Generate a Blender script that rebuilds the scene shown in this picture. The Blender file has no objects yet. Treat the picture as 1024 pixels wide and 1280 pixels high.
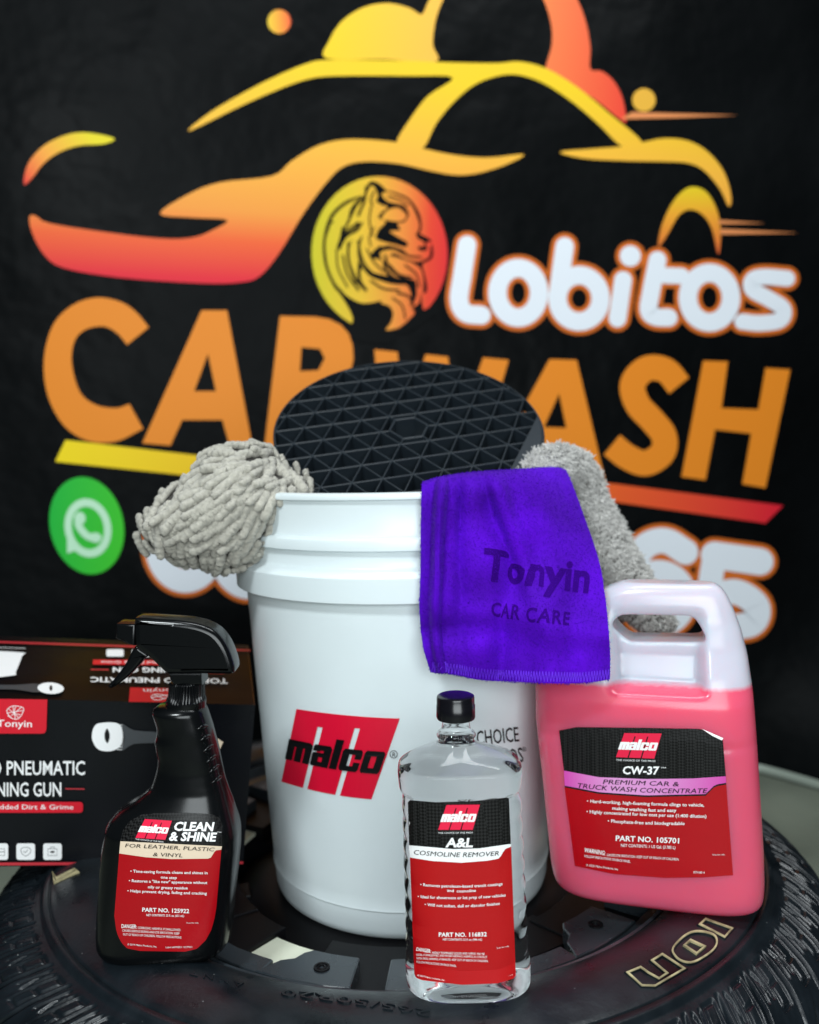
import bpy, math, random
import numpy as np
from mathutils import Vector
from mathutils.geometry import tessellate_polygon

random.seed(7); rng = np.random.default_rng(7)
SC = bpy.context.scene
COL = SC.collection

# ------------------------------------------------------------------ camera
F, PITCH, ROLL, ZC = 1110.0, 0.0745, -0.0235, 0.38      # focal length in photo pixels (1024 wide)
cam_d = bpy.data.cameras.new('camera'); cam = bpy.data.objects.new('camera', cam_d); COL.objects.link(cam)
SC.camera = cam
cam.location = (0, 0, ZC)
cam_d.sensor_fit = 'AUTO'; cam_d.sensor_width = 36; cam_d.lens = F/1280*36
from mathutils import Matrix
cam.rotation_euler = (Matrix.Rotation(math.pi/2-PITCH, 4, 'X') @ Matrix.Rotation(-ROLL*-1, 4, 'Z')).to_euler()
cam_d.clip_start = 0.02; cam_d.clip_end = 60
cam_d.dof.use_dof = True; cam_d.dof.focus_distance = 0.625; cam_d.dof.aperture_fstop = 4.7

# ------------------------------------------------------------------ light (indoors, ceiling tubes and a key lamp)
w = bpy.data.worlds.new('World'); SC.world = w; w.use_nodes = True
bg = w.node_tree.nodes['Background']; bg.inputs[0].default_value = (0.80, 0.92, 1.0, 1); bg.inputs[1].default_value = 0.045
def lamp(name, loc, aim, size, power, color, sy=None):
    d = bpy.data.lights.new(name, 'AREA'); d.energy = power; d.color = color
    d.shape = 'RECTANGLE'; d.size = size; d.size_y = sy or size
    o = bpy.data.objects.new(name, d); COL.objects.link(o); o.location = loc
    o.rotation_euler = (Vector(aim)-Vector(loc)).to_track_quat('-Z', 'Y').to_euler()
    return o
lamp('key_lamp', (-0.52, -0.35, 1.50), (0.0, 0.8, 0.1), 0.22, 18, (0.90, 0.975, 1.0))
lamp('front_fill_light', (0.22, -0.95, 0.60), (0.0, 0.8, 0.04), 1.3, 28, (0.90, 0.975, 1.0), 0.8)  # added low front fill to even out the bucket, not a known window
lamp('ceiling_lamp', (0.35, 0.62, 2.0), (0.25, 1.25, 0.2), 1.3, 22, (0.92, 0.975, 1.0), 0.25)
SC.view_settings.view_transform = 'Standard'; SC.view_settings.look = 'None'
SC.view_settings.exposure = 0.0; SC.view_settings.gamma = 1.0
SC.cycles.use_denoising = True
SC.cycles.max_bounces = 12; SC.cycles.transmission_bounces = 10; SC.cycles.transparent_max_bounces = 8
SC.cycles.caustics_reflective = False; SC.cycles.caustics_refractive = True; SC.cycles.sample_clamp_indirect = 6

# ------------------------------------------------------------------ helpers
_cp, _sp, _cr, _sr = math.cos(PITCH), math.sin(PITCH), math.cos(ROLL), math.sin(ROLL)
CAM = np.array([0, 0, ZC])
def rays(p):
    p = np.atleast_2d(np.asarray(p, float)); a = p[:, 0]-512; b = p[:, 1]-640
    X = (a*_cr+b*_sr)/F; Y = -(-a*_sr+b*_cr)/F
    return np.stack([X, _cp+Y*_sp, -_sp+Y*_cp], 1)
def at_y(p, y):
    r = rays(p); y = np.broadcast_to(y, (len(r),)); return CAM+r*(y/r[:, 1])[:, None]
def at_z(p, z):
    r = rays(p); return CAM+r*((z-ZC)/r[:, 2])[:, None]

def lin(r, g, b):
    f = lambda c: (c/255/12.92) if c/255 <= .04045 else ((c/255+.055)/1.055)**2.4
    return (f(r), f(g), f(b), 1)

def mat(name, col, rough=.5, metal=0., bump=None, coat=0., sheen=0., sss=0., sssr=(1, .3, .3), trans=0., ior=1.45, var=0., vscale=20., spec=.5):
    m = bpy.data.materials.new(name); m.use_nodes = True; nt = m.node_tree; N = nt.nodes; L = nt.links
    b = N['Principled BSDF']; b.inputs['Base Color'].default_value = col if len(col) == 4 else (*col, 1)
    b.inputs['Roughness'].default_value = rough; b.inputs['Metallic'].default_value = metal
    b.inputs['Specular IOR Level'].default_value = spec
    b.inputs['Coat Weight'].default_value = coat; b.inputs['Coat Roughness'].default_value = .08
    b.inputs['Sheen Weight'].default_value = sheen; b.inputs['Sheen Roughness'].default_value = .4
    b.inputs['IOR'].default_value = ior; b.inputs['Transmission Weight'].default_value = trans
    if sss:
        b.inputs['Subsurface Weight'].default_value = sss; b.inputs['Subsurface Radius'].default_value = sssr
        b.inputs['Subsurface Scale'].default_value = .02
    tc = N.new('ShaderNodeTexCoord')
    if var:
        n = N.new('ShaderNodeTexNoise'); n.inputs['Scale'].default_value = vscale; n.inputs['Detail'].default_value = 5
        L.new(tc.outputs['Object'], n.inputs['Vector'])
        mx = N.new('ShaderNodeMixRGB'); mx.blend_type = 'MULTIPLY'; mx.inputs[0].default_value = 1
        r = N.new('ShaderNodeMapRange'); r.inputs[1].default_value = .3; r.inputs[2].default_value = .7
        r.inputs[3].default_value = 1-var; r.inputs[4].default_value = 1+var
        L.new(n.outputs['Fac'], r.inputs[0]); mx.inputs[1].default_value = b.inputs['Base Color'].default_value
        L.new(r.outputs[0], mx.inputs[2]); L.new(mx.outputs[0], b.inputs['Base Color'])
        r2 = N.new('ShaderNodeMapRange'); r2.inputs[1].default_value = .3; r2.inputs[2].default_value = .7
        r2.inputs[3].default_value = max(.02, rough-.12*min(1, var*3)); r2.inputs[4].default_value = min(1, rough+.12*min(1, var*3))
        L.new(n.outputs['Fac'], r2.inputs[0]); L.new(r2.outputs[0], b.inputs['Roughness'])
    if bump:
        sc, st, dist = bump
        n = N.new('ShaderNodeTexNoise'); n.inputs['Scale'].default_value = sc; n.inputs['Detail'].default_value = 4
        L.new(tc.outputs['Object'], n.inputs['Vector'])
        bp = N.new('ShaderNodeBump'); bp.inputs['Strength'].default_value = st; bp.inputs['Distance'].default_value = dist
        L.new(n.outputs['Fac'], bp.inputs['Height']); L.new(bp.outputs[0], b.inputs['Normal'])
    return m

def ramp_mat(name, p0, p1, stops, rough=.5):
    """ink gradient between two points of the print (object coordinates)"""
    m = mat(name, (1, 1, 1, 1), rough, spec=.25); nt = m.node_tree; N = nt.nodes; L = nt.links; b = N['Principled BSDF']
    tc = N.new('ShaderNodeTexCoord'); sub = N.new('ShaderNodeVectorMath'); sub.operation = 'SUBTRACT'
    p0 = np.array(p0); d = np.array(p1)-p0; d = d/np.dot(d, d)
    sub.inputs[1].default_value = p0; L.new(tc.outputs['Object'], sub.inputs[0])
    dt = N.new('ShaderNodeVectorMath'); dt.operation = 'DOT_PRODUCT'; dt.inputs[1].default_value = d
    L.new(sub.outputs[0], dt.inputs[0]); cr = N.new('ShaderNodeValToRGB'); L.new(dt.outputs['Value'], cr.inputs[0])
    e = cr.color_ramp.elements
    while len(e) < len(stops): e.new(.5)
    for i, (t, c) in enumerate(stops): e[i].position = t; e[i].color = c
    L.new(cr.outputs[0], b.inputs['Base Color'])
    return m

class MB:
    def __init__(s): s.v = []; s.f = []; s.m = []; s.n = 0
    def add(s, v, f, m=0):
        v = np.asarray(v, float); s.v.append(v); o = s.n
        s.f += [tuple(i+o for i in q) for q in f]; s.m += [m]*len(f); s.n += len(v)
    def build(s, name, mats, parent=None, base=(0, 0, 0), smooth=False, sharp=None):
        me = bpy.data.meshes.new(name); v = np.concatenate(s.v)-np.array(base)
        me.from_pydata(v.tolist(), [], s.f)
        mats = mats if isinstance(mats, (list, tuple)) else [mats]
        for x in mats: me.materials.append(x)
        me.polygons.foreach_set('material_index', s.m)
        if smooth: me.polygons.foreach_set('use_smooth', [True]*len(s.f))
        me.update()
        if sharp: me.set_sharp_from_angle(angle=math.radians(sharp))
        o = bpy.data.objects.new(name, me); COL.objects.link(o)
        if parent: o.parent = parent
        else: o.location = base
        return o

def fix_normals(o):
    import bmesh
    b = bmesh.new(); b.from_mesh(o.data); bmesh.ops.recalc_face_normals(b, faces=b.faces); b.to_mesh(o.data); b.free()

def modapply(o):
    dg = bpy.context.evaluated_depsgraph_get()
    me = bpy.data.meshes.new_from_object(o.evaluated_get(dg)); o.modifiers.clear(); o.data = me

def thing(name, base, label, cat):
    o = bpy.data.objects.new(name, None); COL.objects.link(o); o.location = base
    o.empty_display_size = .03
    o['label'] = label; o['category'] = cat; return o

def grid(nr, nc, closed=False, off=0):
    f = []
    for i in range(nr-1):
        for j in range(nc if closed else nc-1):
            k = (j+1) % nc; f.append((off+i*nc+j, off+i*nc+k, off+(i+1)*nc+k, off+(i+1)*nc+j))
    return f

def lathe(mb, prof, c, n=128, m=0, cap0=False, cap1=False):
    th = np.arange(n)*2*np.pi/n; p = np.array(prof, float)
    v = np.stack([c[0]+p[:, 0][:, None]*np.cos(th), c[1]+p[:, 0][:, None]*np.sin(th), (c[2]+p[:, 1])[:, None]+0*th], 2).reshape(-1, 3)
    f = grid(len(p), n, True)
    if cap0: f.append(tuple(range(n))[::-1])
    if cap1: f.append(tuple((len(p)-1)*n+i for i in range(n)))
    mb.add(v, f, m)

def smooth_closed(pts, n=6):
    P = np.array(pts, float); out = []; N = len(P)
    for i in range(N):
        a, b, c, d = P[i-1], P[i], P[(i+1) % N], P[(i+2) % N]
        for k in range(n):
            t = k/n; out.append(.5*((2*b)+(-a+c)*t+(2*a-5*b+4*c-d)*t*t+(-a+3*b-3*c+d)*t**3))
    return np.array(out)
def smooth_open(pts, n=6):
    P = np.array(pts, float); Q = np.vstack([2*P[0]-P[1], P, 2*P[-1]-P[-2]]); out = []
    for i in range(1, len(Q)-2):
        a, b, c, d = Q[i-1], Q[i], Q[i+1], Q[i+2]
        for k in range(n):
            t = k/n; out.append(.5*((2*b)+(-a+c)*t+(2*a-5*b+4*c-d)*t*t+(-a+3*b-3*c+d)*t**3))
    out.append(P[-1]); return np.array(out)

def tess(loops):
    vs = np.concatenate(loops); t = tessellate_polygon([[Vector((p[0], p[1], 0)) for p in l] for l in loops])
    return vs, [tuple(x) for x in t]
def stroke2d(path, wd, closed=False, caps=True, n=6):
    P = smooth_closed(path, n) if closed else smooth_open(path, n) if len(path) > 2 else np.array(path, float)
    if closed: T = np.roll(P, -1, 0)-np.roll(P, 1, 0)
    else: T = np.gradient(P, axis=0)
    T /= np.linalg.norm(T, axis=1)[:, None]+1e-9; Nn = np.stack([-T[:, 1], T[:, 0]], 1)
    L, R = P+Nn*wd/2, P-Nn*wd/2; m = len(P)
    v = np.concatenate([L, R]); f = []
    for i in range(m if closed else m-1):
        k = (i+1) % m; f.append((i, k, m+k, m+i))
    if caps and not closed:
        v = list(v)
        for idx, s in ((0, -1), (m-1, 1)):
            c = len(v); v.append(P[idx]); prev = idx
            a0 = math.atan2(Nn[idx][1], Nn[idx][0])
            for q in range(1, 9):
                a = a0+(-s)*math.pi*q/9; v.append(P[idx]+wd/2*np.array([math.cos(a), math.sin(a)])); f.append((c, prev, len(v)-1)); prev = len(v)-1
            f.append((c, prev, m+idx))
        v = np.array(v)
    return v, f
def ellipse(cx, cy, rx, ry, rot=0, n=48):
    t = np.arange(n)*2*np.pi/n; x, y = rx*np.cos(t), ry*np.sin(t); c, s = math.cos(rot), math.sin(rot)
    return np.stack([cx+x*c-y*s, cy+x*s+y*c], 1)

_tc = {}
def text2d(body, bold=0., res=3, spacing=1.):
    k = (body, bold, res, spacing)
    if k in _tc: return _tc[k]
    cu = bpy.data.curves.new('t', 'FONT'); cu.body = body; cu.size = 1; cu.offset = bold; cu.resolution_u = res
    cu.space_character = spacing; cu.fill_mode = 'FRONT'
    o = bpy.data.objects.new('t', cu); COL.objects.link(o)
    dg = bpy.context.evaluated_depsgraph_get(); me = bpy.data.meshes.new_from_object(o.evaluated_get(dg))
    v = np.array([x.co[:2] for x in me.vertices]); f = [tuple(p.vertices) for p in me.polygons]
    bpy.data.objects.remove(o); bpy.data.curves.remove(cu); bpy.data.meshes.remove(me)
    _tc[k] = (v, f); return v, f

class Print:
    """flat print whose outlines are given in traced coordinates and laid on a real surface"""
    def __init__(s, hit, off0=.0002, step=.00012): s.hit = hit; s.mb = MB(); s.mats = []; s.off0 = off0; s.step = step
    def mi(s, m):
        if m not in s.mats: s.mats.append(m)
        return s.mats.index(m)
    def put(s, v, f, m, layer=0): s.mb.add(s.hit(v, s.off0+s.step*layer), f, s.mi(m))
    def poly(s, loops, m, layer=0, smooth=False):
        if not isinstance(loops[0][0], (list, tuple, np.ndarray)): loops = [loops]
        loops = [smooth_closed(l) if smooth else np.array(l, float) for l in loops]
        v, f = tess(loops); s.put(v, f, m, layer)
    def strip(s, top, bot, m, layer=0, nu=28, nv=5):
        def rs(l):
            l = np.array(l, float); t = np.linspace(0, 1, nu); x = l[0, 0]+(l[-1, 0]-l[0, 0])*t
            return np.stack([x, np.interp(x, l[:, 0], l[:, 1])], 1)
        A, B = rs(top), rs(bot); t = np.linspace(0, 1, nv)[:, None, None]
        v = (A[None]*(1-t)+B[None]*t).reshape(-1, 2); s.put(v, grid(nv, nu), m, layer)
    def stroke(s, path, wd, m, layer=0, **k): v, f = stroke2d(path, wd, **k); s.put(v, f, m, layer)
    def text(s, body, p0, p1, h, m, layer=1, bold=0., ital=0., sag=0., spacing=1., res=2):
        """p0/p1: baseline ends, h: height of a capital"""
        v, f = text2d(body, bold, res, spacing)
        x0, x1 = v[:, 0].min(), v[:, 0].max(); cap = .727
        p0, p1 = np.array(p0, float), np.array(p1, float); d = p1-p0; L = np.linalg.norm(d); d /= L
        up = np.array([d[1], -d[0]]); u = (v[:, 0]-x0)/(x1-x0); t = v[:, 1]/cap
        q = p0+np.outer(u*L+t*h*ital, d)+np.outer(t*h-sag*4*u*(1-u), up)
        s.put(q, f, m, layer)
    def build(s, name, parent, base): return s.mb.build(name, s.mats, parent, base)

def plane_hit(p, n):
    p = np.array(p, float); n = np.array(n, float); n /= np.linalg.norm(n)
    if n@(CAM-p) < 0: n = -n
    def hit(v, off=0):
        r = rays(v); q = p+n*off; t = ((q-CAM)@n)/(r@n); return CAM+r*t[:, None]
    return hit
def front_hit(yf, y0):
    """surface y = yf(x, z)"""
    def hit(v, off=0):
        r = rays(v); y = np.full(len(r), y0)
        for _ in range(12):
            p = CAM+r*(y/r[:, 1])[:, None]; y = .5*y+.5*(yf(p[:, 0], p[:, 2])-off)
        return CAM+r*(y/r[:, 1])[:, None]
    return hit

# ------------------------------------------------------------------ materials
M = {}
M['white'] = mat('white_hdpe', (.69, .765, .785), .30, sss=.12, sssr=(1, 1, 1), bump=(24, .12, .002), var=.035, vscale=11)
M['ink_red'] = mat('print_red', lin(214, 12, 50), .4)
M['ink_black'] = mat('print_black', (.004, .004, .005), .4, spec=.3)
M['ink_white'] = mat('print_white', (.85, .85, .85), .45)
M['lab_red'] = mat('label_red', lin(166, 8, 20), .26, bump=(16, .2, .002), var=.05, vscale=14)
M['lab_red2'] = mat('label_orange_red', lin(172, 12, 18), .26, bump=(16, .2, .002), var=.05, vscale=14)
M['lab_logo'] = mat('label_logo_red', lin(222, 26, 66), .35)
def carbon(name):
    m = mat(name, (.012, .012, .012), .35, spec=.25); N = m.node_tree.nodes; L = m.node_tree.links
    tc = N.new('ShaderNodeTexCoord'); mp = N.new('ShaderNodeMapping'); mp.inputs['Rotation'].default_value = (0, math.radians(45), 0)
    ch = N.new('ShaderNodeTexChecker'); ch.inputs['Scale'].default_value = 620
    ch.inputs[1].default_value = (.002, .002, .002, 1); ch.inputs[2].default_value = (.017, .017, .017, 1)
    L.new(tc.outputs['Object'], mp.inputs[0]); L.new(mp.outputs[0], ch.inputs[0]); L.new(ch.outputs[0], N['Principled BSDF'].inputs['Base Color'])
    return m
M['carbon'] = carbon('label_carbon_black')
M['cream'] = mat('label_cream', lin(226, 205, 180), .4)
M['blackpl'] = mat('black_gloss_plastic', (.0025, .003, .0035), .2, bump=(90, .05, .001), spec=.38)
M['capbl'] = mat('cap_black_plastic', (.004, .004, .006), .22, spec=.5)
M['rubber'] = mat('tyre_rubber', (.0052, .0082, .0110), .34, bump=(260, .25, .0008), var=.35, vscale=30)
M['gold'] = mat('worn_gold_paint', lin(152, 143, 108), .55, var=.5, vscale=120, bump=(300, .4, .0005))
M['alloy'] = mat('black_painted_alloy', (.028, .036, .043), .28, bump=(40, .03, .001), coat=.4, var=.15, vscale=20)
M['alloydk'] = mat('deep_black_alloy', (.004, .004, .005), .45, spec=.2)
M['steel'] = mat('dark_steel', (.15, .15, .16), .35, metal=1)

N_ = M['rubber'].node_tree.nodes; L_ = M['rubber'].node_tree.links; pb_ = N_['Principled BSDF']; src = pb_.inputs['Base Color'].links[0].from_socket
vo = N_.new('ShaderNodeTexVoronoi'); vo.inputs['Scale'].default_value = 150; tc_ = N_.new('ShaderNodeTexCoord'); L_.new(tc_.outputs['Object'], vo.inputs['Vector'])
m1 = N_.new('ShaderNodeMapRange'); m1.inputs[1].default_value = .06; m1.inputs[2].default_value = .10; m1.inputs[3].default_value = 1; m1.inputs[4].default_value = 0; L_.new(vo.outputs['Distance'], m1.inputs[0])
no = N_.new('ShaderNodeTexNoise'); no.inputs['Scale'].default_value = 45; L_.new(tc_.outputs['Object'], no.inputs['Vector'])
m2 = N_.new('ShaderNodeMapRange'); m2.inputs[1].default_value = .58; m2.inputs[2].default_value = .66; L_.new(no.outputs['Fac'], m2.inputs[0])
mm_ = N_.new('ShaderNodeMath'); mm_.operation = 'MULTIPLY'; L_.new(m1.outputs[0], mm_.inputs[0]); L_.new(m2.outputs[0], mm_.inputs[1])
mxc = N_.new('ShaderNodeMixRGB'); L_.new(mm_.outputs[0], mxc.inputs[0]); L_.new(src, mxc.inputs[1]); mxc.inputs[2].default_value = (.16, .17, .17, 1); L_.new(mxc.outputs[0], pb_.inputs['Base Color'])

# ------------------------------------------------------------------ floor
def structure(o): o['kind'] = 'structure'; return o
FZ = -.262
mb = MB(); n = 60; X, Y = np.meshgrid(np.linspace(-6, 6, n), np.linspace(-3, 9, n))
mb.add(np.stack([X, Y, FZ+0*X], 2).reshape(-1, 3), grid(n, n))
floor = structure(mb.build('floor', mat('pale_concrete_floor', lin(112, 119, 106), .6, var=.4, vscale=3.5, bump=(70, .3, .002))))

# ------------------------------------------------------------------ banner
BL, BR = np.array([-.52, 1.47]), np.array([.66, 1.665])
bdir = (BR-BL)/np.linalg.norm(BR-BL); bn = np.array([bdir[1], -bdir[0], 0])
bbase = np.array([.07, 1.5675, FZ])
banner = thing('banner', bbase, 'black printed car wash banner hanging behind the products with an orange car outline', 'banner')
mb = MB(); nu, nv = 120, 70
s = np.linspace(-1.35, 1.25, nu); z = np.linspace(FZ+.004, 1.25, nv)
S, Z = np.meshgrid(s, z)
curl = np.clip(S-.585, 0, None); fw = 3.2*curl**1.25*np.clip(1-(Z-FZ)/.30, 0, 1)**2+.25*np.clip(S-.72, 0, None)
drop = np.clip(S-.60, 0, .6)*0
bx = bbase[0]+bdir[0]*S+bn[0]*fw; by = bbase[1]+bdir[1]*S+bn[1]*fw
mb.add(np.stack([bx, by, Z], 2).reshape(-1, 3), grid(nv, nu))
m = mat('black_vinyl', (.0026, .0032, .0036), .45, bump=(3.2, .6, .05), var=.3, vscale=2.2, spec=.06)
sheet = mb.build('banner_sheet', m, banner, bbase, smooth=True)
mb = MB()    # white hem along the foot
hx = np.stack([bx[0]+bn[0]*.004, by[0]+bn[1]*.004, Z[0]], 1)
hv = np.concatenate([hx+[0, 0, .0], hx+[bn[0]*.006, bn[1]*.006, .008], hx+[0, 0, .016]])
mb.add(hv, grid(3, nu)); mb.build('hem', mat('pale_hem', lin(150, 160, 150), .5), banner, bbase, smooth=True)
bh = plane_hit(bbase, bn)
def bloc(px, py): return (bh([[px, py]], 0)[0]-bbase)
YEL, YOR, ORG, RED = lin(246, 212, 40), lin(240, 172, 60), lin(236, 108, 48), lin(222, 34, 50)
m_car = ramp_mat('ink_car_gradient', bloc(300, 80), bloc(300, 350), [(0, lin(236, 198, 34)), (.38, lin(240, 176, 62)), (.68, lin(236, 150, 60)), (.82, lin(234, 96, 46)), (1, lin(222, 34, 52))])
m_cloud = ramp_mat('ink_cloud_gradient', bloc(415, 60), bloc(785, 110), [(0, lin(236, 198, 34)), (.35, lin(238, 180, 70)), (.72, lin(238, 118, 66)), (1, lin(232, 70, 52))])
m_fend = ramp_mat('ink_fender_gradient', bloc(110, 165), bloc(30, 225), [(0, lin(226, 208, 30)), (.6, lin(240, 160, 60)), (1, lin(232, 70, 50))])
m_wolf = ramp_mat('ink_wolf_gradient', bloc(392, 316), bloc(560, 330), [(0, lin(200, 190, 28)), (.35, lin(226, 184, 46)), (.62, lin(232, 142, 54)), (.85, lin(224, 66, 40)), (1, lin(220, 40, 46))])
m_arch = ramp_mat('ink_arch_gradient', bloc(862, 235), bloc(865, 318), [(0, lin(226, 196, 36)), (.4, lin(232, 160, 46)), (1, lin(214, 96, 50))])
m_line = ramp_mat('ink_underline_gradient', bloc(75, 565), bloc(975, 640), [(0, lin(240, 212, 20)), (.2, lin(238, 192, 20)), (.75, lin(228, 92, 40)), (1, lin(218, 30, 52))])
m_let = mat('ink_orange', lin(228, 134, 34), .5, spec=.25); m_let2 = mat('ink_orange_edge', lin(206, 104, 34), .5, spec=.25)
m_bw = mat('ink_banner_white', lin(226, 232, 240), .5); m_bb = mat('ink_banner_black', (.0026, .0032, .0036), .45, spec=.06)
m_grn = ramp_mat('ink_green', bloc(60, 650), bloc(157, 660), [(0, lin(26, 178, 60)), (1, lin(60, 196, 42))]); m_pg = mat('ink_pale_green', lin(190, 234, 200), .5)
def bpr(name, fn):
    p = Print(bh, .0012, .0005); fn(p); return p.build(name, banner, bbase)
def car(p):
    p.poly(smooth_closed([(236, 164), (262, 141), (310, 113), (350, 93), (385, 79), (412, 75), (512, 76), (560, 78), (620, 79), (650, 77), (684, 86), (722, 109), (762, 142), (803, 178),
            (778, 183), (750, 157), (720, 131), (690, 110), (665, 98), (640, 93), (615, 97), (590, 108), (565, 130), (545, 155), (530, 184), (513, 186), (496, 178), (512, 150), (535, 120), (566, 97), (512, 95), (420, 95), (385, 99), (350, 111), (300, 133)], 4), m_car, 1)
    p.poly(smooth_closed([(200, 267), (235, 243), (275, 228), (340, 220), (365, 201), (400, 181), (440, 174), (497, 178), (530, 186), (570, 194), (610, 197), (655, 193), (632, 206), (600, 216), (572, 219), (540, 214), (500, 205), (458, 202), (430, 208), (410, 226), (380, 266), (350, 315), (325, 345), (300, 353), (250, 354), (150, 347), (80, 335), (55, 318), (40, 290), (37, 271), (45, 270), (62, 279), (130, 290), (200, 298), (240, 297), (265, 288), (284, 275), (240, 272)], 4), m_car, 2)
    p.poly(smooth_closed([(30, 230), (35, 205), (55, 182), (85, 168), (112, 166), (143, 173), (130, 180), (100, 182), (75, 190), (55, 204), (40, 223)], 4), m_fend, 1)
    p.poly(smooth_closed([(700, 190), (740, 186), (778, 183), (803, 178), (830, 173), (860, 176), (885, 190), (905, 215), (914, 245), (911, 258), (900, 236), (880, 213), (860, 204), (830, 202), (780, 201), (730, 198)], 4), m_car, 3)
    p.poly(smooth_closed([(823, 308), (828, 280), (843, 250), (862, 234), (882, 239), (896, 262), (901, 290), (898, 318), (890, 286), (878, 268), (862, 262), (848, 270), (834, 294)], 4), m_arch, 1)
bpr('printed_car', car)
bpr('printed_cloud', lambda p: p.poly(smooth_closed([(408, 73), (412, 50), (428, 26), (455, 9), (485, 4), (512, 10), (527, 18), (535, 3), (548, -18), (565, -36), (585, -40), (562, -15), (546, 20), (541, 55), (545, 77), (480, 74)], 4), m_cloud, 0))
bpr('printed_cloud', lambda p: p.poly(smooth_closed([(655, -40), (676, -8), (688, 25), (690, 55), (682, 90), (700, 99), (740, 122), (776, 150), (783, 150), (778, 122), (767, 101), (752, 89), (738, 86), (738, 60), (733, 30), (722, 0), (700, -35)], 4), m_cloud, 0))
m_dot2 = mat('ink_dot_amber', lin(226, 172, 62), .5, spec=.2); m_sl = mat('ink_speed_line', lin(220, 138, 84), .5, spec=.2)
m_dot = ramp_mat('ink_dot_gradient', bloc(335, 27), bloc(364, 27), [(0, lin(226, 190, 50)), (1, lin(236, 90, 50))])
bpr('printed_dot', lambda p: p.poly(ellipse(349, 27, 14.5, 15), m_dot, 1)); bpr('printed_dot', lambda p: p.poly(ellipse(805, 125, 14.5, 14.5), m_dot2, 1))
for q in ([(776, 149), (790, 140), (850, 142), (922, 144), (850, 147)], [(898, 275), (956, 279), (898, 280)], [(900, 286), (998, 291), (900, 293)]): bpr('printed_speed_line', lambda p: p.poly(q, m_sl, 1))
def wolf(p):
    q = lambda l: [(370+a/5.12, 210+b/5.12) for a, b in l]
    p.poly(ellipse(474.6, 317, 85, 96.5, -.05), m_wolf, 1)
    B = lambda l, lay=2: p.poly(smooth_closed(q(l), 3), m_bb, lay)
    B([(365, 965), (310, 850), (250, 765), (235, 740), (290, 790), (380, 850), (450, 866), (545, 850), (545, 865), (600, 885), (622, 930), (610, 985), (575, 1040), (640, 1035), (600, 1120), (350, 1090)])
    B([(1000, 700), (900, 860), (845, 905), (815, 890), (830, 800), (880, 850), (930, 790)][:0] or [(745, 900), (790, 860), (800, 800), (815, 905), (845, 895), (900, 930), (700, 1060), (640, 1040), (690, 1000), (760, 930)], 2.4)
    B([(440, 175), (330, 205), (240, 275), (195, 360), (172, 480), (180, 600), (212, 700), (262, 790), (225, 690), (200, 600), (190, 480), (215, 360), (270, 275), (345, 220)])
    B([(470, 90), (530, 98), (580, 150), (548, 165), (590, 215), (690, 240), (722, 300), (690, 348), (650, 352), (668, 395), (640, 400), (600, 405), (650, 440), (715, 478), (700, 505), (640, 490), (560, 470), (512, 448), (530, 395), (575, 345), (528, 318), (545, 285), (600, 245), (560, 240), (512, 210), (525, 175), (490, 110), (455, 160), (440, 240), (437, 180)])
    p.poly(smooth_closed(q([(548, 325), (580, 275), (640, 250), (690, 262), (708, 300), (690, 335), (640, 342), (590, 335)]), 3), m_wolf, 3)
    B([(770, 415), (840, 445), (868, 470), (830, 480), (842, 520), (800, 530), (778, 505), (820, 500), (815, 470), (780, 450)])
    B([(775, 420), (790, 370), (770, 300), (720, 210), (640, 170), (560, 140), (650, 160), (730, 200), (790, 290), (805, 370), (792, 420)])
    B([(330, 440), (290, 500), (270, 480), (290, 430), (330, 340), (350, 260), (400, 200), (440, 190), (370, 270), (350, 330), (310, 420), (360, 400), (430, 340), (400, 400)])
    B([(360, 450), (335, 560), (360, 680), (450, 780), (400, 730), (380, 740), (340, 640), (325, 540)])
    B([(405, 590), (440, 640), (500, 670), (580, 690), (640, 720), (760, 740), (640, 745), (540, 720), (470, 690), (420, 640), (420, 720), (460, 780), (400, 720), (395, 640)])
    B([(440, 480), (480, 560), (520, 515), (600, 495), (700, 530), (620, 520), (540, 540), (565, 600), (620, 545), (700, 580), (780, 600), (860, 570), (880, 520), (870, 580), (810, 610), (830, 700), (840, 780), (815, 800), (815, 700), (780, 625), (640, 570), (590, 570), (580, 640), (640, 700), (760, 720), (770, 800), (740, 860), (735, 800), (700, 740), (600, 705), (560, 640), (555, 600), (520, 580), (480, 570)])
    p.stroke(q([(285, 800), (360, 850), (440, 870), (540, 860)]), 1.2, m_bb, 3)
    for l in ([(650, 800), (720, 820), (750, 880)], [(300, 380), (290, 430), (275, 520), (300, 470)], [(215, 350), (235, 345)]): p.stroke(q(l), 2.6, m_bb, 3)
_w = wolf
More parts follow.
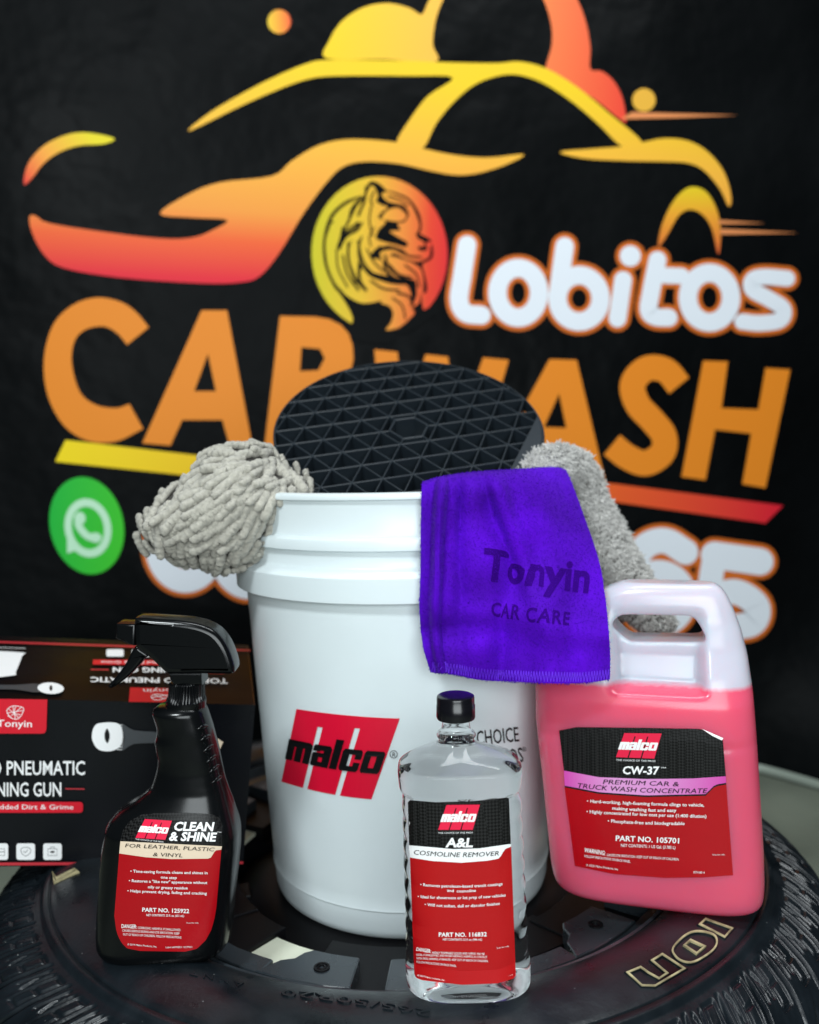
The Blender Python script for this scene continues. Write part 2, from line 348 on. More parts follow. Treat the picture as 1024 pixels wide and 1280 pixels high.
def wolf(p):
    _w(p); q = lambda l: [(370+a/5.12, 210+b/5.12) for a, b in l]
    for l, wd_ in (([(455, 520), (500, 600), (560, 660)], 1.6), ([(420, 440), (400, 520), (410, 600)], 1.8), ([(480, 250), (470, 340), (490, 430)], 1.6), ([(500, 380), (470, 440), (480, 500)], 1.4), ([(300, 560), (330, 680), (400, 780)], 2.0), ([(260, 520), (270, 640), (330, 760)], 1.6),
                   ([(640, 520), (720, 560), (800, 570)], 1.6), ([(600, 620), (660, 680), (740, 700)], 1.6), ([(480, 720), (560, 770), (660, 780)], 1.8), ([(620, 830), (680, 880), (700, 960)], 1.6), ([(380, 250), (340, 330), (300, 420)], 2.2), ([(500, 150), (480, 200), (490, 240)], 1.8), ([(540, 500), (500, 540), (490, 590)], 1.5), ([(700, 620), (770, 680), (790, 760)], 1.6), ([(590, 180), (660, 200), (720, 240)], 1.4)):
        p.stroke(q(l), wd_*1.25, m_bb, 4)
    for i_, (l, wd_) in enumerate((([(400, 470), (415, 560), (455, 640), (520, 690), (640, 725)], 3.2), ([(270, 500), (300, 440), (345, 390), (400, 350)], 3.2), ([(215, 360), (182, 470), (190, 600), (240, 730), (300, 800)], 2.6), ([(335, 480), (340, 600), (390, 720), (450, 780)], 3.0), ([(570, 560), (600, 640), (680, 700), (760, 725)], 3.0), ([(480, 560), (530, 515), (620, 510), (700, 545)], 3.0), ([(540, 400), (600, 440), (690, 480)], 5.5), ([(590, 250), (660, 245), (715, 290)], 3.2), ([(740, 740), (765, 800), (740, 870)], 3.4), ([(870, 500), (860, 570), (810, 600)], 2.6), ([(450, 120), (440, 200), (400, 300)], 3.0))):
        p.stroke(q(l), wd_, m_bb, 5+.05*i_)
bpr('printed_wolf_emblem', wolf)
def stack(name, jobs):
    def fn(p):
        for i, (kind, a, wd) in enumerate(jobs):
            if kind == 'ring':
                p.poly([ellipse(a[0], a[1], a[2]+(wd+11)/2, a[3]+(wd+11)/2), ellipse(a[0], a[1], a[2]-(wd+11)/2, a[3]-(wd+11)/2)], m_let2, .1*i)
                p.poly([ellipse(a[0], a[1], a[2]+wd/2, a[3]+wd/2), ellipse(a[0], a[1], a[2]-wd/2, a[3]-wd/2)], m_bw, 2+.1*i)
            elif kind == 'dot':
                p.poly(ellipse(a[0], a[1], wd+5.5, wd+5.5), m_let2, .1*i); p.poly(ellipse(a[0], a[1], wd, wd), m_bw, 2+.1*i)
            else:
                p.stroke(a, wd+11, m_let2, .1*i); p.stroke(a, wd, m_bw, 2+.1*i)
    bpr(name, fn)
stack('printed_letter', [('s', [(584, 306), (578, 345), (574, 375), (582, 391), (602, 394)], 23)])
stack('printed_letter', [('ring', (648, 366, 26, 31), 23)])
stack('printed_letter', [('s', [(706, 308), (697, 372)], 23), ('ring', (724, 373, 27, 29), 23)])
stack('printed_letter', [('s', [(779, 350), (772, 398)], 22), ('dot', (788, 320), 13)])
stack('printed_letter', [('s', [(822, 325), (814, 365), (811, 388), (820, 396), (836, 397)], 22), ('s', [(822, 344), (852, 345)], 20)])
stack('printed_letter', [('ring', (887, 372, 27, 31), 23)])
stack('printed_letter', [('s', [(984, 348), (955, 346), (941, 350), (941, 362), (962, 374), (979, 386), (975, 400), (950, 404), (928, 402)], 20)])
stack('printed_digit', [('s', [(857, 690), (832, 676), (808, 682), (792, 705), (787, 740)], 32), ('ring', (823, 748, 32, 32), 32)])
stack('printed_digit', [('s', [(950, 702), (893, 694)], 34), ('s', [(893, 697), (886, 740)], 30), ('s', [(888, 747), (920, 740), (946, 757), (942, 778), (918, 784)], 32)])
stack('printed_digit', [('ring', (232, 680, 36, 46), 30)])
stack('printed_digit', [('ring', (312, 688, 36, 46), 30)])
def L(name, fn): bpr(name, fn)
L('printed_letter', lambda p: p.poly(np.concatenate([smooth_open([(186, 409), (170, 390), (150, 377), (120, 372), (90, 382), (66, 407), (55, 450), (60, 495), (80, 532), (110, 551), (145, 552), (179, 536)], 4), smooth_open([(162, 505), (145, 510), (120, 506), (100, 490), (90, 455), (93, 427), (107, 412), (130, 408), (147, 417), (159, 431)], 4)]), m_let))
L('printed_letter', lambda p: p.poly([[(178, 554), (252, 388), (284, 388), (316, 560), (288, 560), (278, 525), (228, 525), (213, 557)], [(260, 442), (270, 489), (243, 489)]], m_let))
L('printed_letter', lambda p: p.poly([[(350, 395), (395, 396), (412, 399), (426, 406), (436, 417), (441, 432), (442, 449), (438, 466), (428, 481), (405, 494), (450, 575), (415, 575), (382, 497), (370, 497), (364, 580), (328, 580)], [(377, 434), (400, 436), (406, 448), (398, 463), (375, 464)]], m_let))
L('printed_letter', lambda p: p.poly([(468, 437), (497, 440), (505, 530), (532, 443), (560, 446), (572, 538), (604, 447), (636, 450), (592, 600), (558, 600), (543, 500), (517, 595), (482, 595)], m_let))
L('printed_letter', lambda p: p.poly([[(610, 590), (687, 449), (721, 450), (757, 603), (722, 602), (715, 570), (665, 565), (648, 592)], [(699, 492), (708, 535), (680, 534)]], m_let))
L('printed_letter', lambda p: p.stroke([(849, 482), (832, 463), (808, 461), (791, 480), (797, 505), (815, 525), (830, 545), (828, 566), (807, 579), (784, 571), (765, 556)], 32, m_let, caps=False))
L('printed_letter', lambda p: p.poly([(879, 451), (910, 452), (902, 510), (948, 512), (957, 460), (988, 462), (957, 610), (928, 605), (939, 542), (894, 537), (882, 600), (852, 596)], m_let))
L('printed_underline', lambda p: p.poly([(82, 550), (245, 569), (500, 587), (762, 604), (979, 632), (957, 654), (772, 628), (500, 612), (240, 595), (69, 577)], m_line))
def wa(p):
    p.poly(ellipse(108.5, 657, 46, 61.5, -.22), m_grn)
    p.poly([ellipse(110, 660, 29, 37, -.2), ellipse(110, 660, 20, 27, -.2)], m_pg, 1)
    p.poly([(84, 672), (95, 688), (84, 692)], m_pg, 1.5)
    p.stroke([(99, 646), (98, 656), (108, 669), (121, 674)], 9, m_pg, 2); p.poly(ellipse(100, 648, 7, 8), m_pg, 2.5); p.poly(ellipse(119, 672, 8, 6), m_pg, 2.7)
L('printed_phone_badge', wa)

# ------------------------------------------------------------------ wheel: tyre and alloy rim lying flat
TC = np.array([-.0093, .85, 0.])
wheel = thing('wheel', (TC[0], TC[1], FZ), 'black car wheel with tyre lying flat under all the bottles and the bucket', 'car wheel')
wb = np.array([TC[0], TC[1], FZ])
prof = smooth_open([(.250, -.030), (.2575, -.010), (.262, .001), (.268, .0075), (.285, .0125), (.303, .0125), (.320, .0085), (.3265, .0062)], 5)
prof = np.concatenate([prof, [(.3272, .0045), (.3282, .0045), (.3288, .0068), (.3338, .0040), (.3345, .0012)], smooth_open([(.3365, .0005), (.351, -.0045), (.368, -.0125), (.383, -.026), (.393, -.048), (.3975, -.080), (.399, -.125)], 9),
      smooth_open([(.399, -.130), (.3975, -.165), (.392, -.20), (.372, -.235), (.335, -.255), (.30, -.262), (.27, -.25), (.256, -.225)], 5)])
dsx = np.r_[0, np.cumsum(np.linalg.norm(np.diff(prof, axis=0), axis=1))]; kc = int(np.argmin(np.abs(prof[:, 0]-.3365)+10*(prof[:, 1] < -.02))); s_c = dsx[kc]
ssamp = np.unique(np.round(np.concatenate([dsx[:kc+1], np.arange(s_c, s_c+.11, .0011), np.arange(s_c+.11, s_c+.21, .0016), np.arange(s_c+.21, dsx[-1], .004), [dsx[-1]]]), 6))
prof = np.stack([np.interp(ssamp, dsx, prof[:, 0]), np.interp(ssamp, dsx, prof[:, 1])], 1); KC = kc
nT = 2400; th = np.arange(nT)*2*np.pi/nT; R = prof[:, 0][:, None]+0*th; Zp = prof[:, 1][:, None]+0*th
# arc position along the shoulder/tread
ds = np.r_[0, np.cumsum(np.linalg.norm(np.diff(prof, axis=0), axis=1))]; i0 = KC
sa = (ds-ds[i0])[:, None]+0*th
dp = np.gradient(prof, axis=0); nl = np.hypot(dp[:, 0], dp[:, 1])+1e-9
NX, NZ = (-dp[:, 1]/nl)[:, None], (dp[:, 0]/nl)[:, None]
deg = np.degrees(th)[None, :]+0*sa
on = (sa > .002) & (Zp < .02)
pitchd = 6.0
ph = (deg % pitchd)/pitchd
d = np.zeros_like(sa)
inb = (sa > .004) & (sa < .34)
lat = np.clip(1-np.abs(ph-.5)/.075, 0, 1)
d -= np.where(inb, np.minimum(1, lat*1.8)*.008*np.clip((sa-.002)/.02, 0, 1), 0)
phb = ((deg+2.0) % pitchd)/pitchd
sft = lambda x, c, hw: np.clip(1.35-np.abs(x-c)/hw, 0, 1)
win = lambda x, a, b_, e: np.clip((x-a)/e, 0, 1)*np.clip((b_-x)/e, 0, 1)
gl = np.zeros_like(d)          # block letters cut into the shoulder, N and E in turn
for c_, a0, a1 in ((.04, .006, .030), (.24, .006, .030), (.36, .005, .040), (.66, .005, .040)): gl = np.maximum(gl, sft(phb, c_, .030)*win(sa, a0, a1, .001))
gl = np.maximum(gl, sft(phb, .04+(sa-.006)/.024*.20, .028)*win(sa, .006, .030, .001))
for c_ in (.0065, .022, .038): gl = np.maximum(gl, sft(sa, c_, .0016)*win(phb, .36, .66, .01))
d -= gl*.0022
for s0, wd_, dep in ((.078, .0045, .009), (.125, .005, .009), (.172, .005, .009)):
    zz = 0; d -= sft(sa, s0+zz, wd_)*dep
ph3 = ((deg+1.3) % 3.0)/3.0; d -= sft(ph3, .5, .07)*.0014*win(sa, .050, .12, .004)
d += (.0003*np.sin(deg*3.1+sa*200)*np.sin(sa*90+deg)+0)*np.clip(sa*40, 0, 1)*(sa > 0)
R2, Z2 = R+NX*d*np.sign(1), Zp+NZ*d
TH = th[None, :]-np.radians(np.clip(sa, 0, .3)*95); mb = MB(); mb.add(np.stack([TC[0]+R2*np.cos(TH), TC[1]+R2*np.sin(TH), Z2], 2).reshape(-1, 3), grid(len(prof), nT, True))
tyre = mb.build('tyre', M['rubber'], wheel, wb, smooth=True)
def side_hit(v, off=0):
    p = at_z(v, .012); 
    for _ in range(8):
        r = np.hypot(p[:, 0]-TC[0], p[:, 1]-TC[1]); z = np.interp(r, prof[:KC+60, 0], prof[:KC+60, 1])
        p = at_z(v, z+off)
    return p
def raised(name, parent, fn, m, hgt):
    p = Print(side_hit, hgt, 0); fn(p); o = p.build(name, parent, wb)
    md = o.modifiers.new('s', 'SOLIDIFY'); md.thickness = hgt*1.6; md.offset = -1; modapply(o); return o
cq = lambda l: [(780+a/4.197, 1120+b/4.197) for a, b in l]
def loop(p, l, wd, m):
    P = np.array(l, float); c = P.mean(0)
    # straight closed outline, mitred
    n_ = len(P); T0 = P-np.roll(P, 1, 0); T1 = np.roll(P, -1, 0)-P; T0 /= np.linalg.norm(T0, axis=1)[:, None]; T1 /= np.linalg.norm(T1, axis=1)[:, None]
    N0 = np.stack([-T0[:, 1], T0[:, 0]], 1); N1 = np.stack([-T1[:, 1], T1[:, 0]], 1); Nm = N0+N1; Nm /= np.linalg.norm(Nm, axis=1)[:, None]
    k = np.clip(1/np.sum(Nm*N0, 1), 0, 2)[:, None]*wd/2
    v = np.concatenate([P+Nm*k, P-Nm*k]); f = [(i, (i+1) % n_, n_+(i+1) % n_, n_+i) for i in range(n_)]; p.put(v, f, m)
LI = [(400, 145), (430, 118), (568, 168), (530, 212)]
LO = smooth_closed([(258, 270), (320, 205), (385, 182), (470, 200), (488, 245), (455, 292), (370, 342), (310, 340), (270, 312)], 4)
LOi = [(318, 255), (350, 228), (425, 262), (382, 298)]
LN = [(20, 398), (88, 370), (130, 400), (185, 430), (228, 402), (148, 335), (202, 302), (318, 378), (165, 468), (95, 466)]
for nm, ls in (('raised_letter', [LI]), ('raised_letter', [LO, LOi]), ('raised_letter', [LN])):
    raised(nm, tyre, lambda p: [loop(p, cq(l), 2.2, M['gold']) for l in ls], None, .0016)
    raised('letter_ridge', tyre, lambda p: [loop(p, cq(l), 5.0, M['rubber']) for l in ls[:1]], None, .0010)
raised('raised_letter', tyre, lambda p: [loop(p, [(66, 1091), (68, 1102), (97, 1089), (93, 1086), (70, 1097)], 2.2, M['gold'])], None, .0016)
raised('raised_size_marking', tyre, lambda p: p.text('265/50R20', (538, 1263), (352, 1236), 8.5, M['rubber'], sag=2.5, bold=-.0), None, .0011)
raised('raised_serial_marking', tyre, lambda p: p.text('A M N T', (305, 1228), (238, 1212), 6, M['rubber']), None, .0009)
# rim
def P2(r, a, z): a = math.radians(a); return (TC[0]+r*math.cos(a), TC[1]+r*math.sin(a), z)
mb = MB(); lathe(mb, [(.2585, -.012), (.2610, -.003), (.2600, .0012), (.2575, .0015), (.2555, -.001), (.2535, -.008), (.2500, -.0105), (.243, -.011), (.2400, -.013), (.2385, -.05), (.2370, -.11), (.236, -.20), (.243, -.235), (.250, -.24)], (TC[0], TC[1], 0), 192)
rim = mb.build('rim', M['alloy'], wheel, wb, smooth=True, sharp=35)
def prism(mb, poly, z0, z1, m=0, bev=.0012):
    """poly: list of (r, angle) seen from above, top slightly inset so its edge catches light; z1 may be a function of r"""
    P = np.array([P2(r, a, 0)[:2] for r, a in poly]); c = P.mean(0); zt = np.array([z1(r) if callable(z1) else z1 for r, a in poly])
    d_ = P-c; L_ = np.linalg.norm(d_, axis=1)[:, None]; I = c+d_*(1-bev/L_); n_ = len(P)
    v = np.concatenate([np.c_[P, np.full(n_, z0)], np.c_[P, zt-bev*.8], np.c_[I, zt]]); f = grid(3, n_, True)
    t = tess([I])[1]; f += [tuple(2*n_+i for i in q) for q in t]; mb.add(v, f, m)
for k in range(6):
    cpos = -97+60*k
    for sgn in (-1, 1):
        a = cpos+sgn*9.6
        o1, o2 = (a-sgn*6.6, a+sgn*11.5)     # inner gap side, outer side
        poly = [(.2415, o1), (.203, a-sgn*6.2), (.2015, a), (.2005, a+sgn*4.6), (.206, a+sgn*6.2), (.216, a+sgn*7.2), (.2225, a+sgn*9.5), (.2415, o2)]
        mid = [(.2418, a-sgn*2), (.2418, a+sgn*3), (.2418, a+sgn*7)]
        poly = poly + mid[::-1]
        mb = MB(); prism(mb, poly, -.034, -.0085)
        pad = mb.build('spoke_pad', M['alloy'], wheel, wb); fix_normals(pad)
        mb = MB(); prism(mb, [(.2414, a-sgn*4.5), (.155, a-sgn*4.5), (.155, a+sgn*5), (.2414, a+sgn*5)], -.060, -.036)
        sp = mb.build('spoke', M['alloydk'], wheel, wb); fix_normals(sp)
        c = P2(.2215, a+sgn*.3, -.0085); mb = MB()
        lathe(mb, [(.0062, .0002), (.0060, .0012), (.0045, .0012), (.0040, -.001), (.0036, .0009), (.0022, .0014), (.0018, -.0006), (.0, -.0006)], c, 20)
        bolt = mb.build('bolt', M['alloydk'], wheel, wb, smooth=True, sharp=30)
for k in range(6):
    cpos = -97+60*k; mb = MB(); a0 = cpos+9.6; prism(mb, [(.2410, x) for x in np.linspace(cpos-13, cpos+13, 7)]+[(.166, x) for x in np.linspace(cpos+15, cpos-15, 7)], -.034, -.020); fix_normals(mb.build('spoke_web', M['alloydk'], wheel, wb))
    cpos = -97+60*k; mb = MB(); aa = np.linspace(cpos+9.6+11.0, cpos+60-9.6-11.0, 7)
    prism(mb, [(.2414, x) for x in aa]+[(.2228, x) for x in aa[::-1]], -.030, -.0098); fix_normals(mb.build('spoke_bridge', M['alloy'], wheel, wb))
for r0_, r1_, a0_, a1_ in ((.166, .2405, -143, -128.5), (.160, .207, -84, -48)):
    mb = MB(); aa = np.linspace(a0_, a1_, 9); prism(mb, [(r1_, x) for x in aa]+[(r0_, x) for x in aa[::-1]], -.034, -.0215); fix_normals(mb.build('spoke_web', M['alloydk'], wheel, wb))
mb = MB(); lathe(mb, [(.176, -.026), (.2380, -.026), (.2380, -.030), (.176, -.030), (.176, -.026)], (TC[0], TC[1], 0), 96)
mb.build('floor_stand_in', mat('pale_floor_stand_in', lin(226, 230, 208), .5, var=.08, vscale=12), wheel, wb)  # added pale ring standing in for bright floor seen through the wheel openings
mb = MB(); lathe(mb, [(0, -.0355), (.135, -.0355), (.15, -.038), (.166, -.047), (.172, -.075), (0, -.075)], (TC[0], TC[1], 0), 64)
mb.build('hub', M['alloydk'], wheel, wb, smooth=True, sharp=35)

def rl(u0, v0, u1, v1, c=.008):
    return [(u0+c, v0), (u1-c, v0), (u1, v0+c*1.6), (u1, v1-c*1.6), (u1-c, v1), (u0+c, v1), (u0, v1-c*1.6), (u0, v0+c*1.6)]
def malco_glyphs(g=0.):
    x, b = .415, .69
    m_ = [(-.012-g, x-g), (.21+g, x-g), (.238+g, x+.03), (.238+g, b+g), (.168-g, b+g), (.168-g, x+.085), (.148+g, x+.085), (.148+g, b+g), (.078-g, b+g), (.078-g, x+.085), (.060+g, x+.085), (.060+g, b+g), (-.012-g, b+g)]
    a_ = [(.262-g, x-g), (.415+g, x-g), (.437+g, x+.03), (.437+g, b+g), (.262-g, b+g), (.250-g, b-.02), (.250-g, x+.115), (.262-g, x+.10), (.36, x+.10), (.36, x+.07), (.32, x+.07), (.32, x+.085), (.250-g, x+.085), (.250-g, x+.02)]
    ah = [(.318, x+.155), (.36, x+.155), (.36, b-.06), (.318, b-.06)]
    l_ = [(.452-g, .315-g), (.53+g, .315-g), (.53+g, b+g), (.452-g, b+g)]
    c_ = [(.565-g, x-g), (.735+g, x-g), (.752+g, x+.03), (.752+g, x+.12), (.685-g, x+.12), (.685-g, x+.065), (.622, x+.065), (.622, b-.065), (.685-g, b-.065), (.685-g, b-.115), (.752+g, b-.115), (.752+g, b-.03), (.735+g, b+g), (.565-g, b+g), (.548-g, b-.03), (.548-g, x+.03)]
    o_ = [(.790-g, x-g), (.965+g, x-g), (.982+g, x+.03), (.982+g, b-.03), (.965+g, b+g), (.790-g, b+g), (.773-g, b-.03), (.773-g, x+.03)]
    oh = [(.846, x+.065), (.905, x+.065), (.905, b-.065), (.846, b-.065)]
    return [[m_], [a_, ah], [l_], [c_], [o_, oh]]

# ------------------------------------------------------------------ bucket
BC = np.array([-.0063, .847, -.0348]); H = .368
bucket = thing('bucket', BC, 'large white plastic bucket with a red and black logo standing on the wheel', 'bucket')
t2 = [(.1475, .0105), (.151, .0101), (.1532, .0095), (.1538, .0075), (.1534, .0050), (.1500, .0040), (.1492, .000), (.1492, -.0225), (.1500, -.0245), (.1548, -.0270), (.1552, -.0290), (.1549, -.0355), (.1510, -.0365), (.1500, -.039), (.1498, -.0490), (.1508, -.0510), (.1575, -.0550), (.1590, -.0570), (.1588, -.0610), (.1582, -.0768), (.1573, -.0775), (.1500, -.0775), (.1492, -.083)]
body = [(.1490+(.1332-.1490)*t, -.086+(-.339+.086)*t) for t in np.linspace(0, 1, 26)]
low = [(.1336, -.3402), (.1338, -.3415), (.1325, -.3430), (.1315, -.360), (.1300, -.3655), (.1270, -.368), (.1200, -.368)]
out = [(r, H+z) for r, z in t2+body+low]
inn = [(.0, .003), (.125, .003), (.1290, .010), (.1455, .30), (.1465, H+.0085), (.1475, H+.0105)]
mb = MB(); lathe(mb, out[::-1]+[], BC, 192); ob = MB()
lathe(ob, [(0, 0)]+out[::-1]+inn[::-1], BC, 192)
bb = ob.build('bucket_wall', M['white'], bucket, BC, smooth=True, sharp=35); fix_normals(bb)
def cone_hit(v, off=0):
    r = rays(v); R_ = np.full(len(r), .145)
    for _ in range(6):
        a = r[:, 0]**2+r[:, 1]**2; b = -2*(r[:, 0]*BC[0]+r[:, 1]*BC[1]); c = BC[0]**2+BC[1]**2-(R_+off)**2
        t = (-b-np.sqrt(np.maximum(b*b-4*a*c, 1e-12)))/(2*a); p = CAM+r*t[:, None]; zz = p[:, 2]-BC[2]-H
        R_ = .1490+(.1332-.1490)*np.clip((-.095-zz)/.25, -.1, 1.02)
    return p
q = lambda l: [(330+a/5.39, 870+b/5.39) for a, b in l]
p = Print(cone_hit, .0003, .00015)
def between(A, B, C_, D, u0, u1, v0, v1):   # bilinear patch of the logo parallelogram
    f = lambda u, v: (np.array(A)*(1-u)*(1-v)+np.array(B)*u*(1-v)+np.array(D)*u*v+np.array(C_)*(1-u)*v)
    n1, n2 = 7, 5; U, V = np.meshgrid(np.linspace(u0, u1, n1), np.linspace(v0, v1, n2))
    P = np.array([f(u, v)+np.array([0, 14*u*(1-u)*(.6+.4*v)-0]) for u, v in zip(U.ravel(), V.ravel())]); return P, grid(n2, n1)
TLc, TRc, BLc, BRc = q([(219, 88)])[0], q([(915, 152)])[0], q([(118, 577)])[0], q([(724, 696)])[0]
S1, S1b, S2, S2b = .238, .288, .597, .650
for u0, u1, v0, v1 in ((0, S1, 0, 1), (S1b, S2, 0, 1), (S2b, 1, 0, 1), (S1, S1b, 0, .19), (S2, S2b, 0, .15)):
    v, f = between(TLc, TRc, BLc, BRc, u0, u1, v0, v1); p.put(v, f, M['ink_red'])
ff = lambda u, v: tuple(np.array(TLc)*(1-u)*(1-v)+np.array(TRc)*u*(1-v)+np.array(BRc)*u*v+np.array(BLc)*(1-u)*v+np.array([0, 14*u*(1-u)*(.6+.4*v)]))
def dense(l, k=6):
    o_ = []
    for i in range(len(l)):
        a_, b_ = np.array(l[i]), np.array(l[(i+1) % len(l)]); o_ += [tuple(a_+(b_-a_)*t/k) for t in range(k)]
    return o_
GL = True
p.poly([ellipse(492.2, 943, 5, 5, n=24), ellipse(492.2, 943, 4.2, 4.2, n=24)], M['ink_black'], 1); p.text('R', (490.3, 946), (494.4, 946.4), 6, M['ink_black'])
for loops in malco_glyphs(): p.poly([[ff(u, v) for u, v in dense(l)] for l in loops], M['ink_black'], 8)
p.build('printed_logo', bucket, BC)
p = Print(cone_hit, .0003, .00015)
p.text('THE CHOICE', (566, 935), (649.5, 926.5), 19, M['ink_black'], bold=.006)
p.text('OF THE PROS', (572, 965), (655, 952), 19, M['ink_black'], bold=.006); p.text('®', (653, 940), (658.5, 939), 6, M['ink_black'])
p.build('printed_slogan', bucket, BC)

# ------------------------------------------------------------------ grit guard (round grid standing in the bucket mouth)
G0 = at_y([[511, 535]], .862)[0]; ga = math.radians(35)
gu = np.array([1, 0, -.02]); gv = np.array([0, math.cos(ga), math.sin(ga)]); gn = np.cross(gu, gv); gn /= np.linalg.norm(gn)
gg = thing('grit_guard', G0, 'round black plastic grit guard grid leaning up out of the bucket mouth', 'grit guard')
m_g = mat('blue_black_plastic', (.014, .020, .026), .38, bump=(120, .1, .001))
def gpt(x, y, h=0): return G0+gu*x+gv*y+gn*h
RG = .1295
mb = MB(); n_ = 128; tt = np.arange(n_)*2*np.pi/n_
rings = [(RG, 0), (RG+.001, -.001), (RG+.001, -.012), (RG-.0012, -.012), (RG-.0012, 0)]
mb.add(np.concatenate([[gpt(r*math.cos(a), r*math.sin(a), h) for a in tt] for r, h in rings+rings[:1]]), grid(6, n_, True))
mb.build('outer_ring', m_g, gg, G0, smooth=True, sharp=35)
def rib(x0, y0, x1, y1, dep, wd, top=0.):
    d_ = np.array([x1-x0, y1-y0]); d_ /= np.linalg.norm(d_); nn = np.array([-d_[1], d_[0]])*wd/2; mb = MB(); v = []
    for h, k in ((-dep, 1.1), (top-.0006, 1.1), (top, .55)):
        for sx, sy, e in ((x0, y0, 1), (x0, y0, -1), (x1, y1, -1), (x1, y1, 1)): v.append(gpt(sx+nn[0]*k*e, sy+nn[1]*k*e, h))
    mb.add(v, [(0, 1, 5, 4), (1, 2, 6, 5), (2, 3, 7, 6), (3, 0, 4, 7), (4, 5, 9, 8), (5, 6, 10, 9), (6, 7, 11, 10), (7, 4, 8, 11), (8, 9, 10, 11), (3, 2, 1, 0)])
    return mb.build('rib', m_g, gg, G0)
sp_ = .0270; lift = 0
for fam, ang in enumerate((13, 73, 133)):
    a = math.radians(ang); dx, dy = math.cos(a), math.sin(a); nx_, ny_ = -dy, dx
    for k in range(-5, 6):
        dd = k*sp_*.90; h = RG**2-dd*dd
        if h <= .0003: continue
        h = math.sqrt(h)-.0008
        dep = .030 if fam == 2 else .022
        segs = [(-h, h)] if k != 0 else [(-h, -.0185), (.0185, h)]
        for s0, s1 in segs:
            rib(nx_*dd+dx*s0, ny_*dd+dy*s0, nx_*dd+dx*s1, ny_*dd+dy*s1, dep, .0014, .0002*fam)
hexa = [(.0195*math.cos(math.radians(13+60*i)), .0195*math.sin(math.radians(13+60*i))) for i in range(6)]
for i in range(6):
    a_, b_ = hexa[i], hexa[(i+1) % 6]; rib(a_[0]*.98, a_[1]*.98, b_[0]*.98, b_[1]*.98, .026, .002, .0007)
# solid edge plate low on the right
pl = [gpt(RG*.985*math.cos(a), RG*.985*math.sin(a), .0012) for a in np.linspace(math.radians(-52), math.radians(8), 20)]
mb = MB(); pl2 = [x-gn*.006 for x in pl]; n2 = len(pl); mb.add(pl+pl2, [tuple(range(n2)), tuple(range(2*n2-1, n2-1, -1))]+[(i, (i+1) % n2, n2+(i+1) % n2, n2+i) for i in range(n2)])
mb.build('edge_plate', m_g, gg, G0)

# ------------------------------------------------------------------ generic traced-loft bottle
def loft(mb, rows, yc, M_=72, m=0, top=True, bottom=True, punt=False):
    """rows: (px_left, px_right, py, half_depth, exponent); outline traced at depth yc"""
    th_ = np.arange(M_)*2*np.pi/M_; V_ = []; info = []
    for (xl, xr, py, dp_, ex) in rows:
        a, b = at_y([(xl, py), (xr, py)], yc); c = (a+b)/2; hw = (b[0]-a[0])/2
        cx_, sy_ = np.cos(th_), np.sin(th_)
        X_ = np.sign(cx_)*np.abs(cx_)**(2/ex)*hw; Y_ = np.sign(sy_)*np.abs(sy_)**(2/ex)*dp_
        sl = (b[2]-a[2])/(b[0]-a[0])
        v = np.stack([c[0]+X_, yc+Y_, c[2]+X_*sl*0], 1); V_.append(v); info.append((c[2], c[0], hw, dp_, ex))
    if punt:
        last = V_[-1]; c_ = last.mean(0)
        for k_, h_ in ((.86, .0), (.74, .0025), (.5, .0055), (.2, .0068)): q_ = c_+(last-c_)*k_; q_[:, 2] += h_; V_.append(q_)
    nrw = len(V_); V_ = np.concatenate(V_)
    f = grid(nrw, M_, True)
    if bottom: f.append(tuple((nrw-1)*M_+i for i in range(M_)))
    if top: f.append(tuple(range(M_))[::-1])
    mb.add(V_, f, m); return np.array(info)
def densify(left, right, depth, n):
    """each: list of (py, value)"""
    ys = np.linspace(left[0][0], left[-1][0], n)
    def ev(l):
        l = np.array(l, float); v = np.interp(ys, l[:, 0], l[:, 1]); k = np.array([1, 4, 6, 4, 1])/16
        vp = np.pad(v, 2, mode='edge'); vp[:2] = 2*v[0]-v[2:0:-1]; vp[-2:] = 2*v[-1]-v[-2:-4:-1]
        return np.convolve(vp, k, 'valid')
    return ys, ev(left), ev(right), ev(depth)
def yfront(info, yc):
    o_ = np.argsort(info[:, 0]); I = info[o_]
    def f(x, z):
        c = np.interp(z, I[:, 0], I[:, 1]); hw = np.interp(z, I[:, 0], I[:, 2]); dp_ = np.interp(z, I[:, 0], I[:, 3]); ex = np.interp(z, I[:, 0], I[:, 4])
        u = np.clip(np.abs((x-c)/hw), 0, .999); return yc-dp_*(1-u**ex)**(1/ex)
    return f

def malco(p, A, B, C_, D, slotmat, layer=2):
    """small label logo: A top-left, B top-right, C bottom-left, D bottom-right"""
    A, B, C_, D = [np.array(x, float) for x in (A, B, C_, D)]
    f = lambda u, v: A*(1-u)*(1-v)+B*u*(1-v)+D*u*v+C_*(1-u)*v
    for u0, u1 in ((0, .30), (.335, .64), (.675, 1)): p.poly([f(u0, 0), f(u1, 0), f(u1, 1), f(u0, 1)], M['lab_logo'], layer)
    for u0, u1 in ((.30, .335), (.64, .675)): p.poly([f(u0, 0), f(u1, 0), f(u1, .13), f(u0, .13)], M['lab_logo'], layer)
    for g, mm, lay in ((.004, M['ink_white'], layer+2),):
        for loops in malco_glyphs(g):
            p.poly([[tuple(f(u, .5+(v-.53)*1.12)) for u, v in l] for l in loops], mm, lay)

